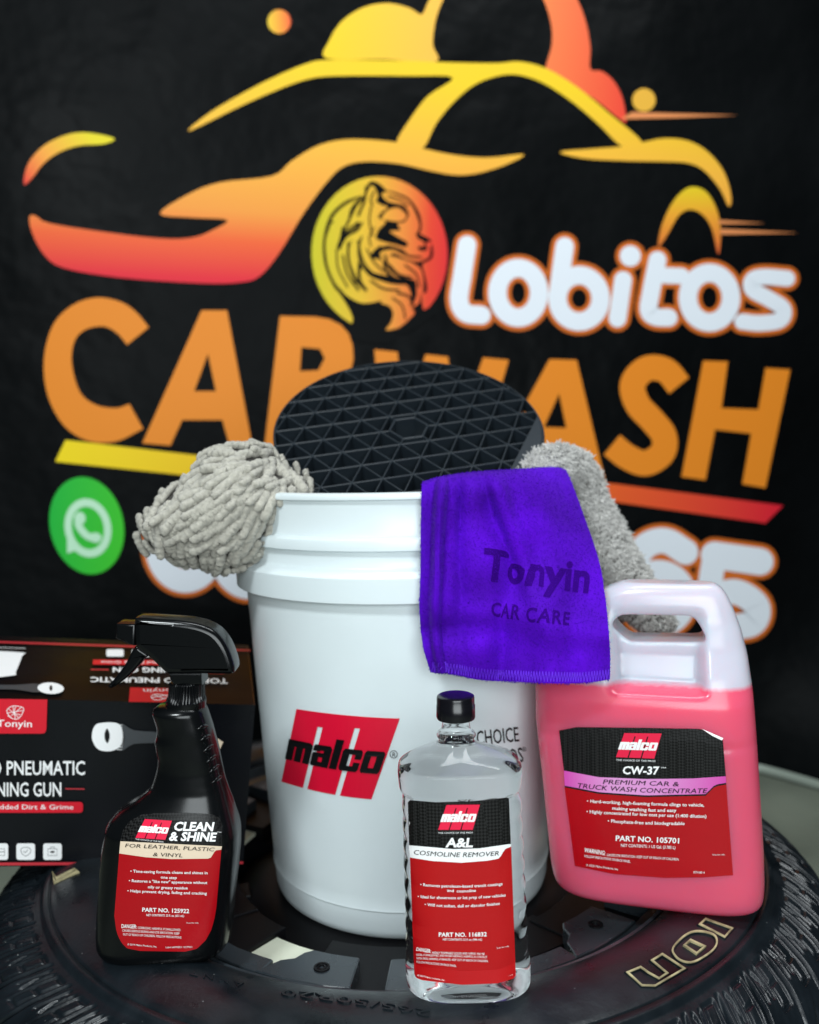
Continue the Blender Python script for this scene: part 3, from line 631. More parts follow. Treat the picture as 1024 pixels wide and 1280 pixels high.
# ------------------------------------------------------------------ black spray bottle
SY = .641; sb = np.array([at_y([[210, 1198]], SY)[0][0], SY, .0115])
spray = thing('spray_bottle', sb, 'black trigger spray bottle with red leather cleaner label on the left of the wheel', 'spray bottle')
left = [(880, 200), (884, 192), (890, 192), (904, 197), (914, 198), (924, 195), (934, 196), (943, 199), (955, 198), (967, 195), (982, 190), (996, 173), (1003, 160), (1010, 149), (1018, 141), (1028, 136), (1052, 132), (1092, 129), (1130, 126), (1158, 125), (1172, 126), (1180, 131), (1185, 140)]
right = [(880, 252), (884, 258), (890, 260), (908, 266), (935, 273), (974, 281), (1005, 291), (1029, 298), (1040, 300), (1060, 300), (1091, 297), (1130, 292), (1160, 290), (1173, 288), (1180, 283), (1185, 274)]
depth = [(880, .014), (886, .018), (900, .018), (960, .019), (985, .021), (1005, .026), (1030, .029), (1100, .030), (1172, .030), (1180, .028), (1185, .024)]
ys, l_, r_, d_ = densify(left, right, depth, 150)
ex_ = np.interp(ys, [880, 990, 1030, 1185], [2.3, 2.4, 3.0, 3.2])
mb = MB(); info = loft(mb, list(zip(l_, r_, ys, d_, ex_)), SY, 96)
sbody = mb.build('bottle_body', M['blackpl'], spray, sb, smooth=True, sharp=50); fix_normals(sbody)
sf = yfront(info, SY); sh = front_hit(sf, SY-.03)
# moulded grip ribs at the right of the neck
cr = lambda l: [(a/2.56, 740+b/2.56) for a, b in l]
for i, (a, b) in enumerate(((441, 428), (477, 459), (514, 490), (548, 523), (580, 553), (612, 590))):
    c0 = (628+i*10, a); c1 = (668+i*9, b)
    pts = sh(np.array(smooth_open(cr([c0, ((c0[0]+c1[0])/2+4, (c0[1]+c1[1])/2-5), c1]), 4)), -.0004)
    mb = MB(); rr = .0025; k = np.arange(8)*np.pi/4; vs = []
    for j, pt in enumerate(pts):
        e = math.sin(math.pi*(j+.4)/(len(pts)-.2)); vs += [pt+np.array([0, -math.cos(a_)*rr*e, math.sin(a_)*rr*e*.75]) for a_ in k]
    mb.add(vs, grid(len(pts), 8, True)); mb.build('grip_rib', M['blackpl'], spray, sb, smooth=True)
# collar
col_c = at_y([[234, 892]], SY)[0]
def lathe_px(rows, yc, **kw):   # rows (cx, halfwidth px, py)
    pts = []; V_ = []; n_ = kw.get('n', 64); th_ = np.arange(n_)*2*np.pi/n_
    for cx_, hw, py in rows:
        a = at_y([[cx_, py]], yc)[0]; r = hw*yc/F; V_.append(np.stack([a[0]+r*np.cos(th_), yc+r*np.sin(th_), a[2]+0*th_], 1))
    return np.concatenate(V_), grid(len(rows), n_, True), n_
v, f, n_ = lathe_px([(234, 0.1, 850), (234, 20, 851), (234, 22.5, 853), (233.5, 23, 868), (233, 24.5, 872), (233, 25.3, 875), (232, 25.3, 888), (231, 24, 891), (231, 0.1, 892)], SY, n=120)
idx = np.arange(len(v)); ring_i = idx//120; kn = (ring_i >= 2) & (ring_i <= 4); cc = v[kn].reshape(-1, 120, 3); ctr = cc.mean(1, keepdims=True)
amp = np.where(np.arange(120) % 3 == 0, .94, 1.)[None, :, None]; cc2 = ctr+(cc-ctr)*amp; cc2[..., 2] = cc[..., 2]; v[kn] = cc2.reshape(-1, 3)
mb = MB(); mb.add(v, f); col = mb.build('collar', M['blackpl'], spray, sb, smooth=True, sharp=30)
def extrude_px(mb, poly, yc, half, m=0, bev=.0025, nb=3, smooth=True):
    P = np.array(smooth_closed(poly, 3) if smooth else poly, float); W = at_y(P, yc); c2 = W[:, [0, 2]]; n_ = len(P)
    T_ = np.roll(c2, -1, 0)-np.roll(c2, 1, 0); T_ /= np.linalg.norm(T_, axis=1)[:, None]+1e-9; Nn = np.stack([T_[:, 1], -T_[:, 0]], 1)
    area = np.sum(c2[:, 0]*np.roll(c2[:, 1], -1)-np.roll(c2[:, 0], -1)*c2[:, 1]);
    if area < 0: Nn = -Nn
    V_ = []; prof_ = [(-half+bev*(1-math.sin(t)), bev*(1-math.cos(t))) for t in np.linspace(0, 1, nb+1)*math.pi/2]
    prof_ = [(-half+bev*(1-math.cos(t)), bev*(1-math.sin(t))) for t in np.linspace(0, 1, nb+1)*math.pi/2]
    lst = prof_+[(-y_, i_) for y_, i_ in prof_[::-1]]
    for y_, ins in lst:
        q_ = c2-Nn*ins; V_.append(np.stack([q_[:, 0], np.full(n_, yc+y_), q_[:, 1]], 1))
    f = grid(len(lst), n_, True); t = tess([c2])[1]
    f += [tuple(q_) for q_ in t]+[tuple((len(lst)-1)*n_+i for i in q_[::-1]) for q_ in t]
    mb.add(np.concatenate(V_), f, m)
mb = MB(); extrude_px(mb, [(174, 771), (178, 769), (205, 770.5), (233, 772.5), (256, 777), (274, 786), (287, 802), (295, 822), (297, 834), (293, 838), (280, 838.5), (250, 838), (222, 838.5), (213, 837), (204, 829), (190, 816), (177, 806), (174.5, 800), (173.5, 785)], SY, .0125, bev=.0045, nb=4)
head = mb.build('trigger_head', M['blackpl'], spray, sb, smooth=True, sharp=40); fix_normals(head)
mb = MB(); extrude_px(mb, [(151, 776.5), (174.5, 777), (174, 803.5), (163, 801), (150, 795), (149.5, 785)], SY, .010, bev=.002, smooth=False); noz = mb.build('nozzle', M['blackpl'], spray, sb, smooth=True, sharp=30); fix_normals(noz)
mb = MB(); lathe(mb, [(.0, 0), (.001, 0), (.001, .0004), (0, .0004)], (0, 0, 0), 12)
mb = MB(); extrude_px(mb, [(172, 806), (180, 809), (189, 816.5), (182, 822), (174, 832), (160, 846), (144, 857), (140, 856), (139.5, 853.5), (149, 843), (161, 826)], SY, .0075, bev=.002); trg = mb.build('trigger', M['blackpl'], spray, sb, smooth=True, sharp=40); fix_normals(trg)
mb = MB(); extrude_px(mb, [(216, 836), (256, 836), (257, 852), (222, 852), (217, 846)], SY, .0105, bev=.002, smooth=False); nk = mb.build('neck_block', M['blackpl'], spray, sb, smooth=True, sharp=30); fix_normals(nk)
# pale ridge marks on the head top
p = Print(plane_hit((0, SY-.013, 0), (0, -1, 0)))
# label
cl = lambda l: [(120+a/5.39, 1000+b/5.39) for a, b in l]
p = Print(sh, .0006, .00012)
bu, bl_ = cl([(165, 278), (850, 312)]), cl([(157, 360), (330, 385), (510, 398), (770, 395), (805, 340), (845, 335)])
p.strip(cl([(166, 270), (180, 205), (230, 140), (310, 97), (400, 88), (600, 85), (780, 95), (835, 120), (854, 180), (852, 300)]), bu, M['carbon'], 0, 40)
p.strip(bu, bl_, M['cream'], 0, 40)
p.strip(bl_, cl([(124, 780), (130, 850), (150, 920), (175, 965), (210, 1000), (300, 1017), (600, 1022), (680, 1003), (740, 945), (780, 870), (806, 770), (812, 720)]), M['lab_red'], 0, 60, 10)
lab = p.build('label', spray, sb)
p = Print(sh, .0010, .00012); W_ = M['ink_white']; K_ = M['ink_black']
malco(p, *cl([(330, 128), (512, 140), (266, 255), (468, 268)]), M['carbon'])
p.text('THE CHOICE OF THE PROS', *cl([(266, 268), (455, 287)]), 1.7, W_)
p.text('CLEAN', *cl([(522, 205), (788, 208)]), 11, W_, bold=.035, ital=.2); p.text('& SHINE', *cl([(490, 272), (805, 278)]), 11, W_, bold=.035, ital=.2); p.text('™', *cl([(815, 222), (845, 224)]), 1.7, W_)
p.text('FOR LEATHER, PLASTIC', *cl([(196, 318), (795, 346)]), 4.8, K_, ital=.25); p.text('& VINYL', *cl([(382, 378), (582, 386)]), 4.8, K_, ital=.25)
for t_, a, b in (('• Time-saving formula cleans and shines in', (232, 488), (752, 500)), ('one step', (437, 528), (545, 532)), ('• Restores a "like new" appearance without', (222, 552), (750, 566)), ('oily or greasy residue', (350, 594), (618, 602)), ('• Helps prevent drying, fading and cracking', (212, 620), (747, 638))):
    p.text(t_, *cl([a, b]), 3.6, W_, bold=.012, sag=.3)
p.text('PART NO. 125922', *cl([(312, 752), (628, 762)]), 5.2, W_, bold=.02); p.text('NET CONTENTS: 22 fl. oz. (651 mL)', *cl([(340, 782), (594, 788)]), 2.8, W_, bold=.01)
p.text('DANGER:', *cl([(172, 862), (275, 866)]), 5, W_, bold=.015); p.text('CORROSIVE, HARMFUL IF SWALLOWED.', *cl([(282, 868), (572, 884)]), 3, W_)
p.text('CAUSES SERIOUS BURNS AND EYE IRRITATION. KEEP', *cl([(178, 886), (562, 908)]), 3, W_); p.text('OUT OF REACH OF CHILDREN. FOLLOW PRECAUTIONS', *cl([(182, 912), (575, 934)]), 3, W_)
p.text('© 2019 Malco Products, Inc.', *cl([(212, 978), (410, 994)]), 2.4, W_); p.text('Label #070353 122TRS1', *cl([(470, 998), (648, 996)]), 2.2, W_); p.text('Scan for info', *cl([(610, 832), (692, 832)]), 1.6, W_)
p.build('label_print', lab, sb)

# ------------------------------------------------------------------ clear bottle
CY = .584; cb = np.array([at_y([[585, 1225]], CY)[0][0], CY, .0115])
clear = thing('clear_bottle', cb, 'transparent bottle of colourless cosmoline remover with black cap in front of the bucket', 'bottle')
left = [(896, 553), (910, 552), (914, 547), (919, 545), (922, 549), (926, 548), (930, 543), (934, 534), (941, 516), (947, 505), (953, 498), (960, 497), (978, 499), (983, 504), (990, 503)]
right = [(896, 587), (910, 588), (914, 593), (919, 596), (922, 592), (926, 593), (930, 598), (934, 608), (941, 631), (947, 645), (953, 651), (960, 652), (978, 650), (983, 646), (990, 648)]
yy = np.arange(996, 1188, 4.0)
wob = 1.6*np.abs(np.sin((yy-996)/23*math.pi/1.0*.5*2/2))
left += [(y, np.interp(y, [990, 1210], [502, 508])+3.0-3.0*abs(math.sin((y-990)/24*math.pi))) for y in yy]; right += [(y, np.interp(y, [990, 1210], [651, 661])-3.0+3.0*abs(math.sin((y-990)/24*math.pi))) for y in yy]
left += [(1190, 507.5), (1198, 506.5), (1217, 508), (1222, 511), (1226, 518)]; right += [(1190, 661), (1198, 662), (1217, 662), (1222, 659), (1226, 652)]
depth = [(896, .0093), (910, .0095), (914, .0118), (919, .0128), (922, .0112), (927, .0125), (935, .018), (943, .024), (953, .029), (978, .029), (984, .0265), (990, .0265), (1190, .028), (1198, .030), (1217, .030), (1222, .0285), (1226, .025)]
ys, l_, r_, d_ = densify(left, right, depth, 230)
ex_ = np.interp(ys, [896, 928, 945, 960, 1226], [2, 2, 2.6, 3.2, 3.0])
mb = MB(); info = loft(mb, list(zip(l_, r_, ys, d_, ex_)), CY, 96, punt=True)
m_cl = mat('clear_filled_plastic', (.99, 1, 1), .015, trans=1, ior=1.22)
cbody = mb.build('bottle_body', m_cl, clear, cb, smooth=True, sharp=50); fix_normals(cbody)
# air above the liquid
ys2 = np.linspace(899, 952, 40); li = np.interp(ys2, ys, l_)+2.2; ri = np.interp(ys2, ys, r_)-2.2; di = np.interp(ys2, ys, d_)-.0014
mb = MB(); loft(mb, list(zip(li, ri, ys2, di, np.interp(ys2, ys, ex_))), CY, 64)
m_air = mat('air_gap', (1, 1, 1), .02, trans=1, ior=.88)
air = mb.build('air_space', m_air, clear, cb, smooth=True, sharp=50); fix_normals(air)
cf = yfront(info[(ys > 985)], CY); ch = front_hit(cf, CY-.03)
v, f, n_ = lathe_px([(569.5, .1, 868), (569.5, 14, 868), (569.5, 21, 868.4), (569.5, 23.6, 869.8), (569.5, 24.2, 872), (569.5, 24.2, 880), (569.7, 24.8, 881), (569.8, 24.9, 895), (570, 24, 897.5), (570, .1, 898)], CY, n=72)
mb = MB(); mb.add(v, f); mb.build('cap', M['capbl'], clear, cb, smooth=True, sharp=40)
c2 = lambda l: [(490+a/4.572, 980+b/4.572) for a, b in l]
p = Print(ch, .0011, .00012)
bu, bl_ = c2([(98, 350), (350, 372), (500, 368), (680, 342)]), c2([(103, 420), (230, 440), (400, 450), (550, 438), (615, 425), (645, 372), (682, 358)])
p.strip(c2([(91, 105), (96, 92), (115, 93), (250, 104), (450, 99), (640, 78), (662, 73), (669, 85)]), bu, M['carbon'], 0, 50)
p.strip(bu, bl_, M['ink_white'], 0, 40); p.strip(bl_, c2([(128, 1085), (134, 1105), (170, 1121), (400, 1148), (600, 1140), (695, 1112), (708, 1095)]), M['lab_red2'], 0, 50, 10)
lab = p.build('label', clear, cb)
p = Print(ch, .0004, .0001); p.strip(c2([(95, 108), (100, 96), (250, 108), (450, 104), (640, 82), (660, 78), (665, 89)]), c2([(132, 1082), (140, 1103), (170, 1117), (400, 1143), (600, 1136), (690, 1108), (703, 1092)]), M['ink_white'], 0, 50, 14)
p.build('label_backing', lab, cb)
p = Print(ch, .0015, .00012)
malco(p, *c2([(312, 120), (503, 118), (264, 262), (462, 262)]), M['carbon'])
p.text('THE CHOICE OF THE PROS', *c2([(264, 284), (462, 282)]), 2.1, W_, sag=.2)
p.text('A&L', *c2([(305, 360), (462, 360)]), 11.5, W_, bold=.035, ital=.15); p.text('COSMOLINE REMOVER', *c2([(122, 402), (612, 408)]), 6, K_, ital=.25, sag=2.6)
for t_, a, b in (('• Removes petroleum-based transit coatings', (162, 582), (632, 578)), ('and  cosmoline', (316, 615), (480, 615)), ('• Ideal for showroom or lot prep of new vehicles', (148, 650), (650, 642)), ('• Will not soften, dull or discolor finishes', (188, 696), (616, 690))):
    p.text(t_, *c2([a, b]), 3.7, W_, bold=.012, sag=2.6 if '•' in t_ else 1.0)
p.text('PART NO. 116832', *c2([(268, 872), (542, 870)]), 5.4, W_, bold=.02, sag=.4); p.text('NET CONTENTS: 32 fl. oz. (946 mL)', *c2([(292, 894), (515, 894)]), 2.8, W_, bold=.008, sag=.3)
p.text('DANGER:', *c2([(138, 952), (222, 966)]), 4.6, W_, bold=.015); p.text('HIGHLY FLAMMABLE LIQUID AND VAPOR. MAY BE', *c2([(230, 970), (530, 978)]), 2.9, W_)
for t_, a, b in (('FATAL IF SWALLOWED AND ENTERS AIRWAYS. HARMFUL IN CONTACT', (140, 982), (545, 996)), ('WITH SKIN, HARMFUL IF INHALED. KEEP OUT OF REACH OF CHILDREN.', (140, 1002), (550, 1018)), ('FOLLOW PRECAUTIONS ON BACK PANEL.', (140, 1022), (368, 1046))): p.text(t_, *c2([a, b]), 2.8, W_)
p.text('© 2019 Malco Products, Inc.', *c2([(145, 1098), (302, 1126)]), 2.2, W_); p.text('Label #07034RS2-6', *c2([(588, 1112), (690, 1092)]), 2.2, W_); p.text('Scan for info', *c2([(600, 942), (670, 930)]), 1.7, W_)
p.build('label_print', lab, cb)

# ------------------------------------------------------------------ pink jug, turned towards the camera
JA = math.radians(17); JC = np.array([.198, .711, .0]); jx = np.array([math.cos(JA), -math.sin(JA), 0]); jy = np.array([math.sin(JA), math.cos(JA), 0])
jug = thing('jug', (JC[0], JC[1], .006), 'one gallon translucent jug of pink car wash concentrate with a moulded handle', 'jug'); jb = np.array([JC[0], JC[1], .006])
def jl(px):       # traced outline point -> jug's own mid plane (x, z)
    r = rays(px); t = ((JC-CAM)@jy)/(r@jy); P = CAM+r*t[:, None]; return (P-JC)@jx, P[:, 2]
left = [(727, 778), (735, 757), (750, 740), (765, 725), (785, 706), (805, 690), (825, 680), (850, 673), (900, 674), (960, 681), (1040, 689), (1072, 692), (1091, 696), (1100, 702), (1107, 712)]
right = [(727, 893), (731, 901), (740, 908), (755, 916), (780, 926), (810, 934), (850, 940), (900, 944), (960, 948), (1040, 953), (1076, 954), (1093, 953), (1101, 949), (1107, 940)]
depth = [(727, .012), (731, .016), (740, .0185), (770, .022), (800, .030), (830, .041), (860, .048), (900, .050), (1084, .050), (1097, .0485), (1102, .045), (1107, .039)]
ys, l_, r_, d_ = densify(left, right, depth, 170)
XL, ZL = jl(np.stack([l_, ys], 1)); XR, ZR = jl(np.stack([r_, ys], 1))
zc_ = (ZL+ZR)/2; xc_ = (XL+XR)/2; hw_ = (XR-XL)/2; exj = np.interp(ys, [727, 800, 860, 1107], [3.2, 3.2, 4.0, 4.2])
Mj = 260; t_ = np.arange(Mj)*2*np.pi/Mj; c_, s_ = np.cos(t_), np.sin(t_)
VX = xc_[:, None]+np.sign(c_)*np.abs(c_)**(2/exj[:, None])*hw_[:, None]; VY = np.sign(s_)*np.abs(s_)**(2/exj[:, None])*d_[:, None]; VZ = zc_[:, None]+0*VX
# scooped grip panel below the handle bar, front and back
(gx0, gx1), (gz1, gz0) = jl(np.array([(762, 805), (886, 805)]))[0], jl(np.array([(825, 757), (825, 853)]))[1]
sm = lambda x: np.clip(x, 0, 1)**2*(3-2*np.clip(x, 0, 1))
def scoop(x, z):
    e = .010; return sm((x-gx0)/e)*sm((gx1-x)/e)*sm((z-gz0)/e)*sm((gz1+.004-z)/e)
k_ = 1-.42*scoop(VX, VZ)*np.clip((d_[:, None]-.014)/.02, 0, 1); VY = VY*k_
# waist line and foot
grv = np.exp(-((VZ-np.interp(905, ys, zc_))/.004)**2)*.0012; VY = VY-np.sign(VY)*grv*np.minimum(1, np.abs(VY)/.02)
mb = MB(); V3 = (JC+VX[..., None]*jx+VY[..., None]*jy)*1.0; V3[..., 2] = VZ
f = grid(len(ys), Mj, True); f.append(tuple(range(Mj))[::-1]); f.append(tuple((len(ys)-1)*Mj+i for i in range(Mj)))
mb.add(V3.reshape(-1, 3), f)
m_j = mat('milky_jug_with_pink_liquid', (1, 1, 1), .24, sss=1.0, sssr=(1.0, .35, .38), bump=(50, .05, .002))
N = m_j.node_tree.nodes; Lk = m_j.node_tree.links; pb = N['Principled BSDF']; pb.inputs['Subsurface Scale'].default_value = .055; pb.inputs['Coat Weight'].default_value = .08
geo = N.new('ShaderNodeNewGeometry'); sx = N.new('ShaderNodeSeparateXYZ'); Lk.new(geo.outputs['Position'], sx.inputs[0])
zl = float(at_y([[850, 862]], .664)[0][2]); nz_ = N.new('ShaderNodeTexNoise'); nz_.inputs['Scale'].default_value = 30
ad = N.new('ShaderNodeMath'); ad.operation = 'MULTIPLY_ADD'; ad.inputs[1].default_value = .002; Lk.new(nz_.outputs['Fac'], ad.inputs[0]); Lk.new(sx.outputs[2], ad.inputs[2])
mr = N.new('ShaderNodeMapRange'); mr.inputs[1].default_value = zl-.0007; mr.inputs[2].default_value = zl+.003; Lk.new(ad.outputs[0], mr.inputs[0])
mx = N.new('ShaderNodeMixRGB'); mx.inputs[1].default_value = lin(224, 88, 116); mx.inputs[2].default_value = lin(192, 190, 202); Lk.new(mr.outputs[0], mx.inputs[0]); Lk.new(mx.outputs[0], pb.inputs['Base Color'])
jbody = mb.build('jug_body', m_j, jug, jb, smooth=True); fix_normals(jbody)
hole = smooth_closed([(768, 776), (771, 769), (777, 765), (786, 763.5), (820, 764), (856, 764.5), (865, 766.5), (872, 773), (881, 789), (880, 794), (874, 796.5), (840, 796.5), (800, 796), (789, 795), (779, 788)], 4)
hx_, hz_ = jl(hole); cut = MB(); n_ = len(hole); vv_ = []
for yy_, s2 in ((-.08, 1), (.08, 1)):
    for a, b in zip(hx_, hz_): q_ = JC+jx*a+jy*yy_; vv_.append((q_[0], q_[1], b))
f = [(i, (i+1) % n_, n_+(i+1) % n_, n_+i) for i in range(n_)]+[tuple(range(n_))[::-1], tuple(range(n_, 2*n_))]
cut.add(vv_, f); co = cut.build('cutter', m_j, None, (0, 0, 0)); fix_normals(co)
jbody.location = (0, 0, 0); bpy.context.view_layer.update()
md = jbody.modifiers.new('b', 'BOOLEAN'); md.operation = 'DIFFERENCE'; md.object = co; md.solver = 'EXACT'
rm = jbody.modifiers.new('r', 'REMESH'); rm.mode = 'VOXEL'; rm.voxel_size = .0013; rm.use_smooth_shade = True
sm_ = jbody.modifiers.new('s', 'SMOOTH'); sm_.iterations = 6; sm_.factor = .5
modapply(jbody); bpy.data.objects.remove(co)
jbody.data.polygons.foreach_set('use_smooth', [True]*len(jbody.data.polygons))
v, f, n_ = lathe_px([(728, .1, 702), (728, 17, 702), (728, 19, 705), (728, 19, 728), (728, 17, 745), (728, .1, 746)], .742)
mb = MB(); mb.add(v, f); mb.build('cap', M['ink_white'], jug, jb, smooth=True, sharp=40)
I = np.stack([zc_, xc_, hw_, d_, exj], 1)[::-1]
def jhit(v, off=0):
    r = rays(v); yl = np.full(len(r), -.05)
    for _ in range(14):
        t = ((JC+jy*0-CAM)@jy+yl)/(r@jy); P = CAM+r*t[:, None]; x = (P-JC)@jx; z = P[:, 2]
        c = np.interp(z, I[:, 0], I[:, 1]); hw = np.interp(z, I[:, 0], I[:, 2]); dd = np.interp(z, I[:, 0], I[:, 3]); e = np.interp(z, I[:, 0], I[:, 4])
        yl = .5*yl+.5*(-dd*(1-np.clip(np.abs((x-c)/hw), 0, .995)**e)**(1/e)-off)
    return P
c3 = lambda l: [(690+a/4.267, 900+b/4.267) for a, b in l]
m_band = ramp_mat('label_magenta_band', at_y([[705, 972]], .68)[0]-jb, at_y([[908, 975]], .68)[0]-jb, [(0, lin(206, 70, 170)), (.3, lin(216, 150, 204)), (.55, lin(214, 140, 200)), (1, lin(196, 30, 150))], .35)
p = Print(jhit, .0008, .00012)
bu, bl_ = c3([(64, 270), (250, 305), (500, 315), (750, 312), (928, 300)]), c3([(68, 350), (250, 385), (500, 402), (820, 395), (870, 345), (930, 335)])
p.strip(c3([(38, 56), (130, 38), (500, 42), (800, 48), (850, 82), (912, 108)]), bu, M['carbon'], 0, 50); p.strip(bu, bl_, m_band, 0, 40)
bl2 = [(x, y+2.2) for x, y in bl_]; p.strip(bl_, bl2, M['carbon'], 0, 40, 2)
p.strip(bl2, c3([(122, 778), (330, 822), (600, 842), (800, 840), (966, 828)]), M['lab_red'], 0, 40, 10)
p.poly(c3([(800, 47), (915, 97), (906, 109), (855, 84)]), M['ink_white'], 6)
lab = p.build('label', jug, jb)
p = Print(jhit, .0012, .00012)
malco(p, *c3([(386, 70), (585, 72), (342, 198), (546, 206)]), M['carbon'])
p.text('THE CHOICE OF THE PROS', *c3([(342, 218), (552, 224)]), 2.3, W_); p.text('CW-37', *c3([(376, 288), (570, 290)]), 10, W_, bold=.03, ital=.08); p.text('™', *c3([(580, 262), (608, 262)]), 2.6, W_)
p.text('PREMIUM CAR &', *c3([(272, 341), (676, 354)]), 5.9, K_, ital=.25); p.text('TRUCK WASH CONCENTRATE', *c3([(132, 361), (824, 389)]), 6.2, K_, ital=.25, sag=2.6)
for t_, a, b in (('• Hard-working, high-foaming formula clings to vehicle,', (186, 440), (812, 462)), ('making washing fast and easy', (322, 478), (664, 490)), ('• Highly concentrated for low cost per use (1:400 dilution)', (184, 496), (824, 522)), ('• Phosphate-free and biodegradable', (297, 546), (708, 560))):
    p.text(t_, *c3([a, b]), 4.2, W_, bold=.012, sag=.8)
p.text('PART NO. 105701', *c3([(340, 644), (678, 658)]), 6.8, W_, bold=.02); p.text('NET CONTENTS: 1 US Gal. (3.785 L)', *c3([(368, 676), (658, 688)]), 3.8, W_, bold=.005)
p.text('WARNING:', *c3([(172, 704), (284, 722)]), 5.6, W_, bold=.015); p.text('CAUSES EYE IRRITATION. KEEP OUT OF REACH OF CHILDREN.', *c3([(292, 726), (678, 750)]), 3.2, W_)
p.text('FOLLOW PRECAUTIONS ON BACK PANEL.', *c3([(174, 732), (420, 762)]), 3.2, W_); p.text('© 2022 Malco Products, Inc.', *c3([(182, 778), (354, 802)]), 2.6, W_)
p.text('070180 4', *c3([(755, 818), (814, 820)]), 3, W_); p.text('Scan for info', *c3([(856, 722), (922, 722)]), 1.8, W_)
p.build('label_print', lab, jb)

# ------------------------------------------------------------------ cardboard box
FBL, FBR = at_y([[0, 1083]], .768)[0], at_y([[304, 1080]], .806)[0]
FTL, FTR = at_y([[0, 873]], .768-.004)[0], at_y([[319, 881]], .806-.004)[0]
ex = (FBR-FBL); L0 = np.linalg.norm(ex); 
W4 = {}
ext = -.6
def lerp(a, b, t): return a*(1-t)+b*t
bk = np.array([-.036, .168, 0.018])
FBL2, FTL2 = lerp(FBL, FBR, ext), lerp(FTL, FTR, ext)
corn = [FBL2, FBR, FTR, FTL2]; back = [c+bk for c in corn]
box = thing('carton', (-.31, .86, .006), 'black cardboard carton of a pneumatic cleaning gun standing behind the spray bottle', 'box'); xb = np.array([-.31, .86, .006])
m_box = mat('black_gloss_card', (.0035, .0042, .006), .3, bump=(14, .12, .003), var=.2, vscale=9, spec=.3)
m_top = mat('dark_brown_card', (.0045, .0038, .0045), .42, bump=(12, .15, .003), var=.5, vscale=9, spec=.08)
def panel(name, q4, m, inward):
    mb = MB(); A, B, C_, D = q4; n1, n2 = 12, 6; U, V = np.meshgrid(np.linspace(0, 1, n1), np.linspace(0, 1, n2))
    P = np.array([lerp(lerp(A, B, u), lerp(D, C_, u), v) for u, v in zip(U.ravel(), V.ravel())]); mb.add(P, grid(n2, n1)); o = mb.build(name, m, box, xb)
    md = o.modifiers.new('s', 'SOLIDIFY'); md.thickness = .0012; md.offset = inward; modapply(o); return o
fp = panel('front_panel', [corn[0], corn[1], corn[2], corn[3]], m_box, -1)
tp = panel('top_panel', [corn[3], corn[2], back[2], back[3]], m_top, -1)
panel('side_panel', [corn[1], back[1], back[2], corn[2]], m_box, -1); panel('side_panel', [back[0], corn[0], corn[3], back[3]], m_box, -1)
panel('back_panel', [back[1], back[0], back[3], back[2]], m_box, -1); panel('bottom_panel', [back[0], back[1], corn[1], corn[0]], m_box, -1)
nf = np.cross(FBR-FBL, FTL-FBL); fh = plane_hit((FBL+FTR)/2, nf); ntp = np.cross(FTR-FTL2, bk); thh = plane_hit(FTR, ntp)
m_r = mat('box_red', lin(205, 22, 42), .35); m_dg = mat('box_dark_grey', (.05, .055, .06), .4); m_rl = mat('box_red_line', lin(190, 50, 60), .4)
b4 = lambda l: [(a/3.103, 780+b/3.103) for a, b in l]
def rrect(x0, y0, x1, y1, r, sk=0):
    P = []
    for cx_, cy_, a0 in ((x1-r, y0+r, -90), (x1-r, y1-r, 0), (x0+r, y1-r, 90), (x0+r, y0+r, 180)):
        for k in range(5): a = math.radians(a0+k*22.5); P.append((cx_+r*math.cos(a), cy_+r*math.sin(a)))
    return P
p = Print(fh, .0016, .00012)
p.poly(b4([(-200, 288), (184, 293), (180, 410), (175, 422), (165, 425), (-200, 425)]), m_r)
for q_ in ([(30, 330), (50, 318), (85, 322), (92, 335), (75, 365), (50, 368), (28, 345)],): p.stroke(b4(q_), .8, W_, 1, closed=True, n=2)
for q_ in ([(30, 345), (92, 335)], [(50, 318), (60, 368)], [(85, 322), (45, 355)], [(35, 330), (75, 365)], [(30, 355), (45, 365)], [(62, 318), (55, 345), (80, 352)]): p.stroke(b4(q_), .7, W_, 1.2+.1*q_[0][0]/50)
p.text('Tonyin', *b4([(-12, 398), (124, 400)]), 9, W_, bold=.005)
p.text('TORNADO PNEUMATIC', *b4([(-275, 585), (330, 585)]), 18, W_, bold=.012); p.text('CLEANING GUN', *b4([(-135, 668), (238, 668)]), 18, W_, bold=.012)
p.poly(b4([(254, 637), (328, 638), (328, 642), (254, 641)]), m_rl, 1)
p.poly(b4(rrect(-300, 690, 322, 732, 12)), m_r); p.text('Removes Embedded Dirt & Grime', *b4([(-230, 718), (285, 719)]), 6.3, W_)
for x0 in (-40, 64, 168):
    p.poly(b4(rrect(x0, 851, x0+72, 915, 10)), M['ink_white'], 1)
p.stroke(b4([(100, 866), (118, 871), (117, 888), (100, 900), (84, 888), (83, 871)]), .7, m_dg, 2, closed=True, n=3); p.stroke(b4([(92, 881), (98, 887), (108, 876)]), .7, m_dg, 2)
p.stroke(b4([(186, 872), (222, 872), (222, 898), (186, 898)]), .7, m_dg, 2, closed=True, n=1); p.poly(b4(ellipse(204, 884, 9, 4, n=16)), M['ink_black'], 3); p.stroke(b4([(196, 870), (198, 865), (210, 865), (212, 870)]), .6, m_dg, 2.2)
p.stroke(b4([(-10, 872), (18, 872), (18, 898), (-10, 898)]), .7, m_dg, 2, closed=True, n=1); p.stroke(b4([(-8, 884), (16, 884)]), .7, m_dg, 2.5)
p.poly([(-200, 1079), (304, 1077), (304, 1080), (-200, 1083)], m_rl, 1)
p.poly(b4(smooth_closed([(365, 400), (385, 385), (440, 382), (468, 395), (476, 435), (466, 475), (430, 493), (385, 488), (362, 460), (357, 430)], 3)), M['ink_white'], 2)
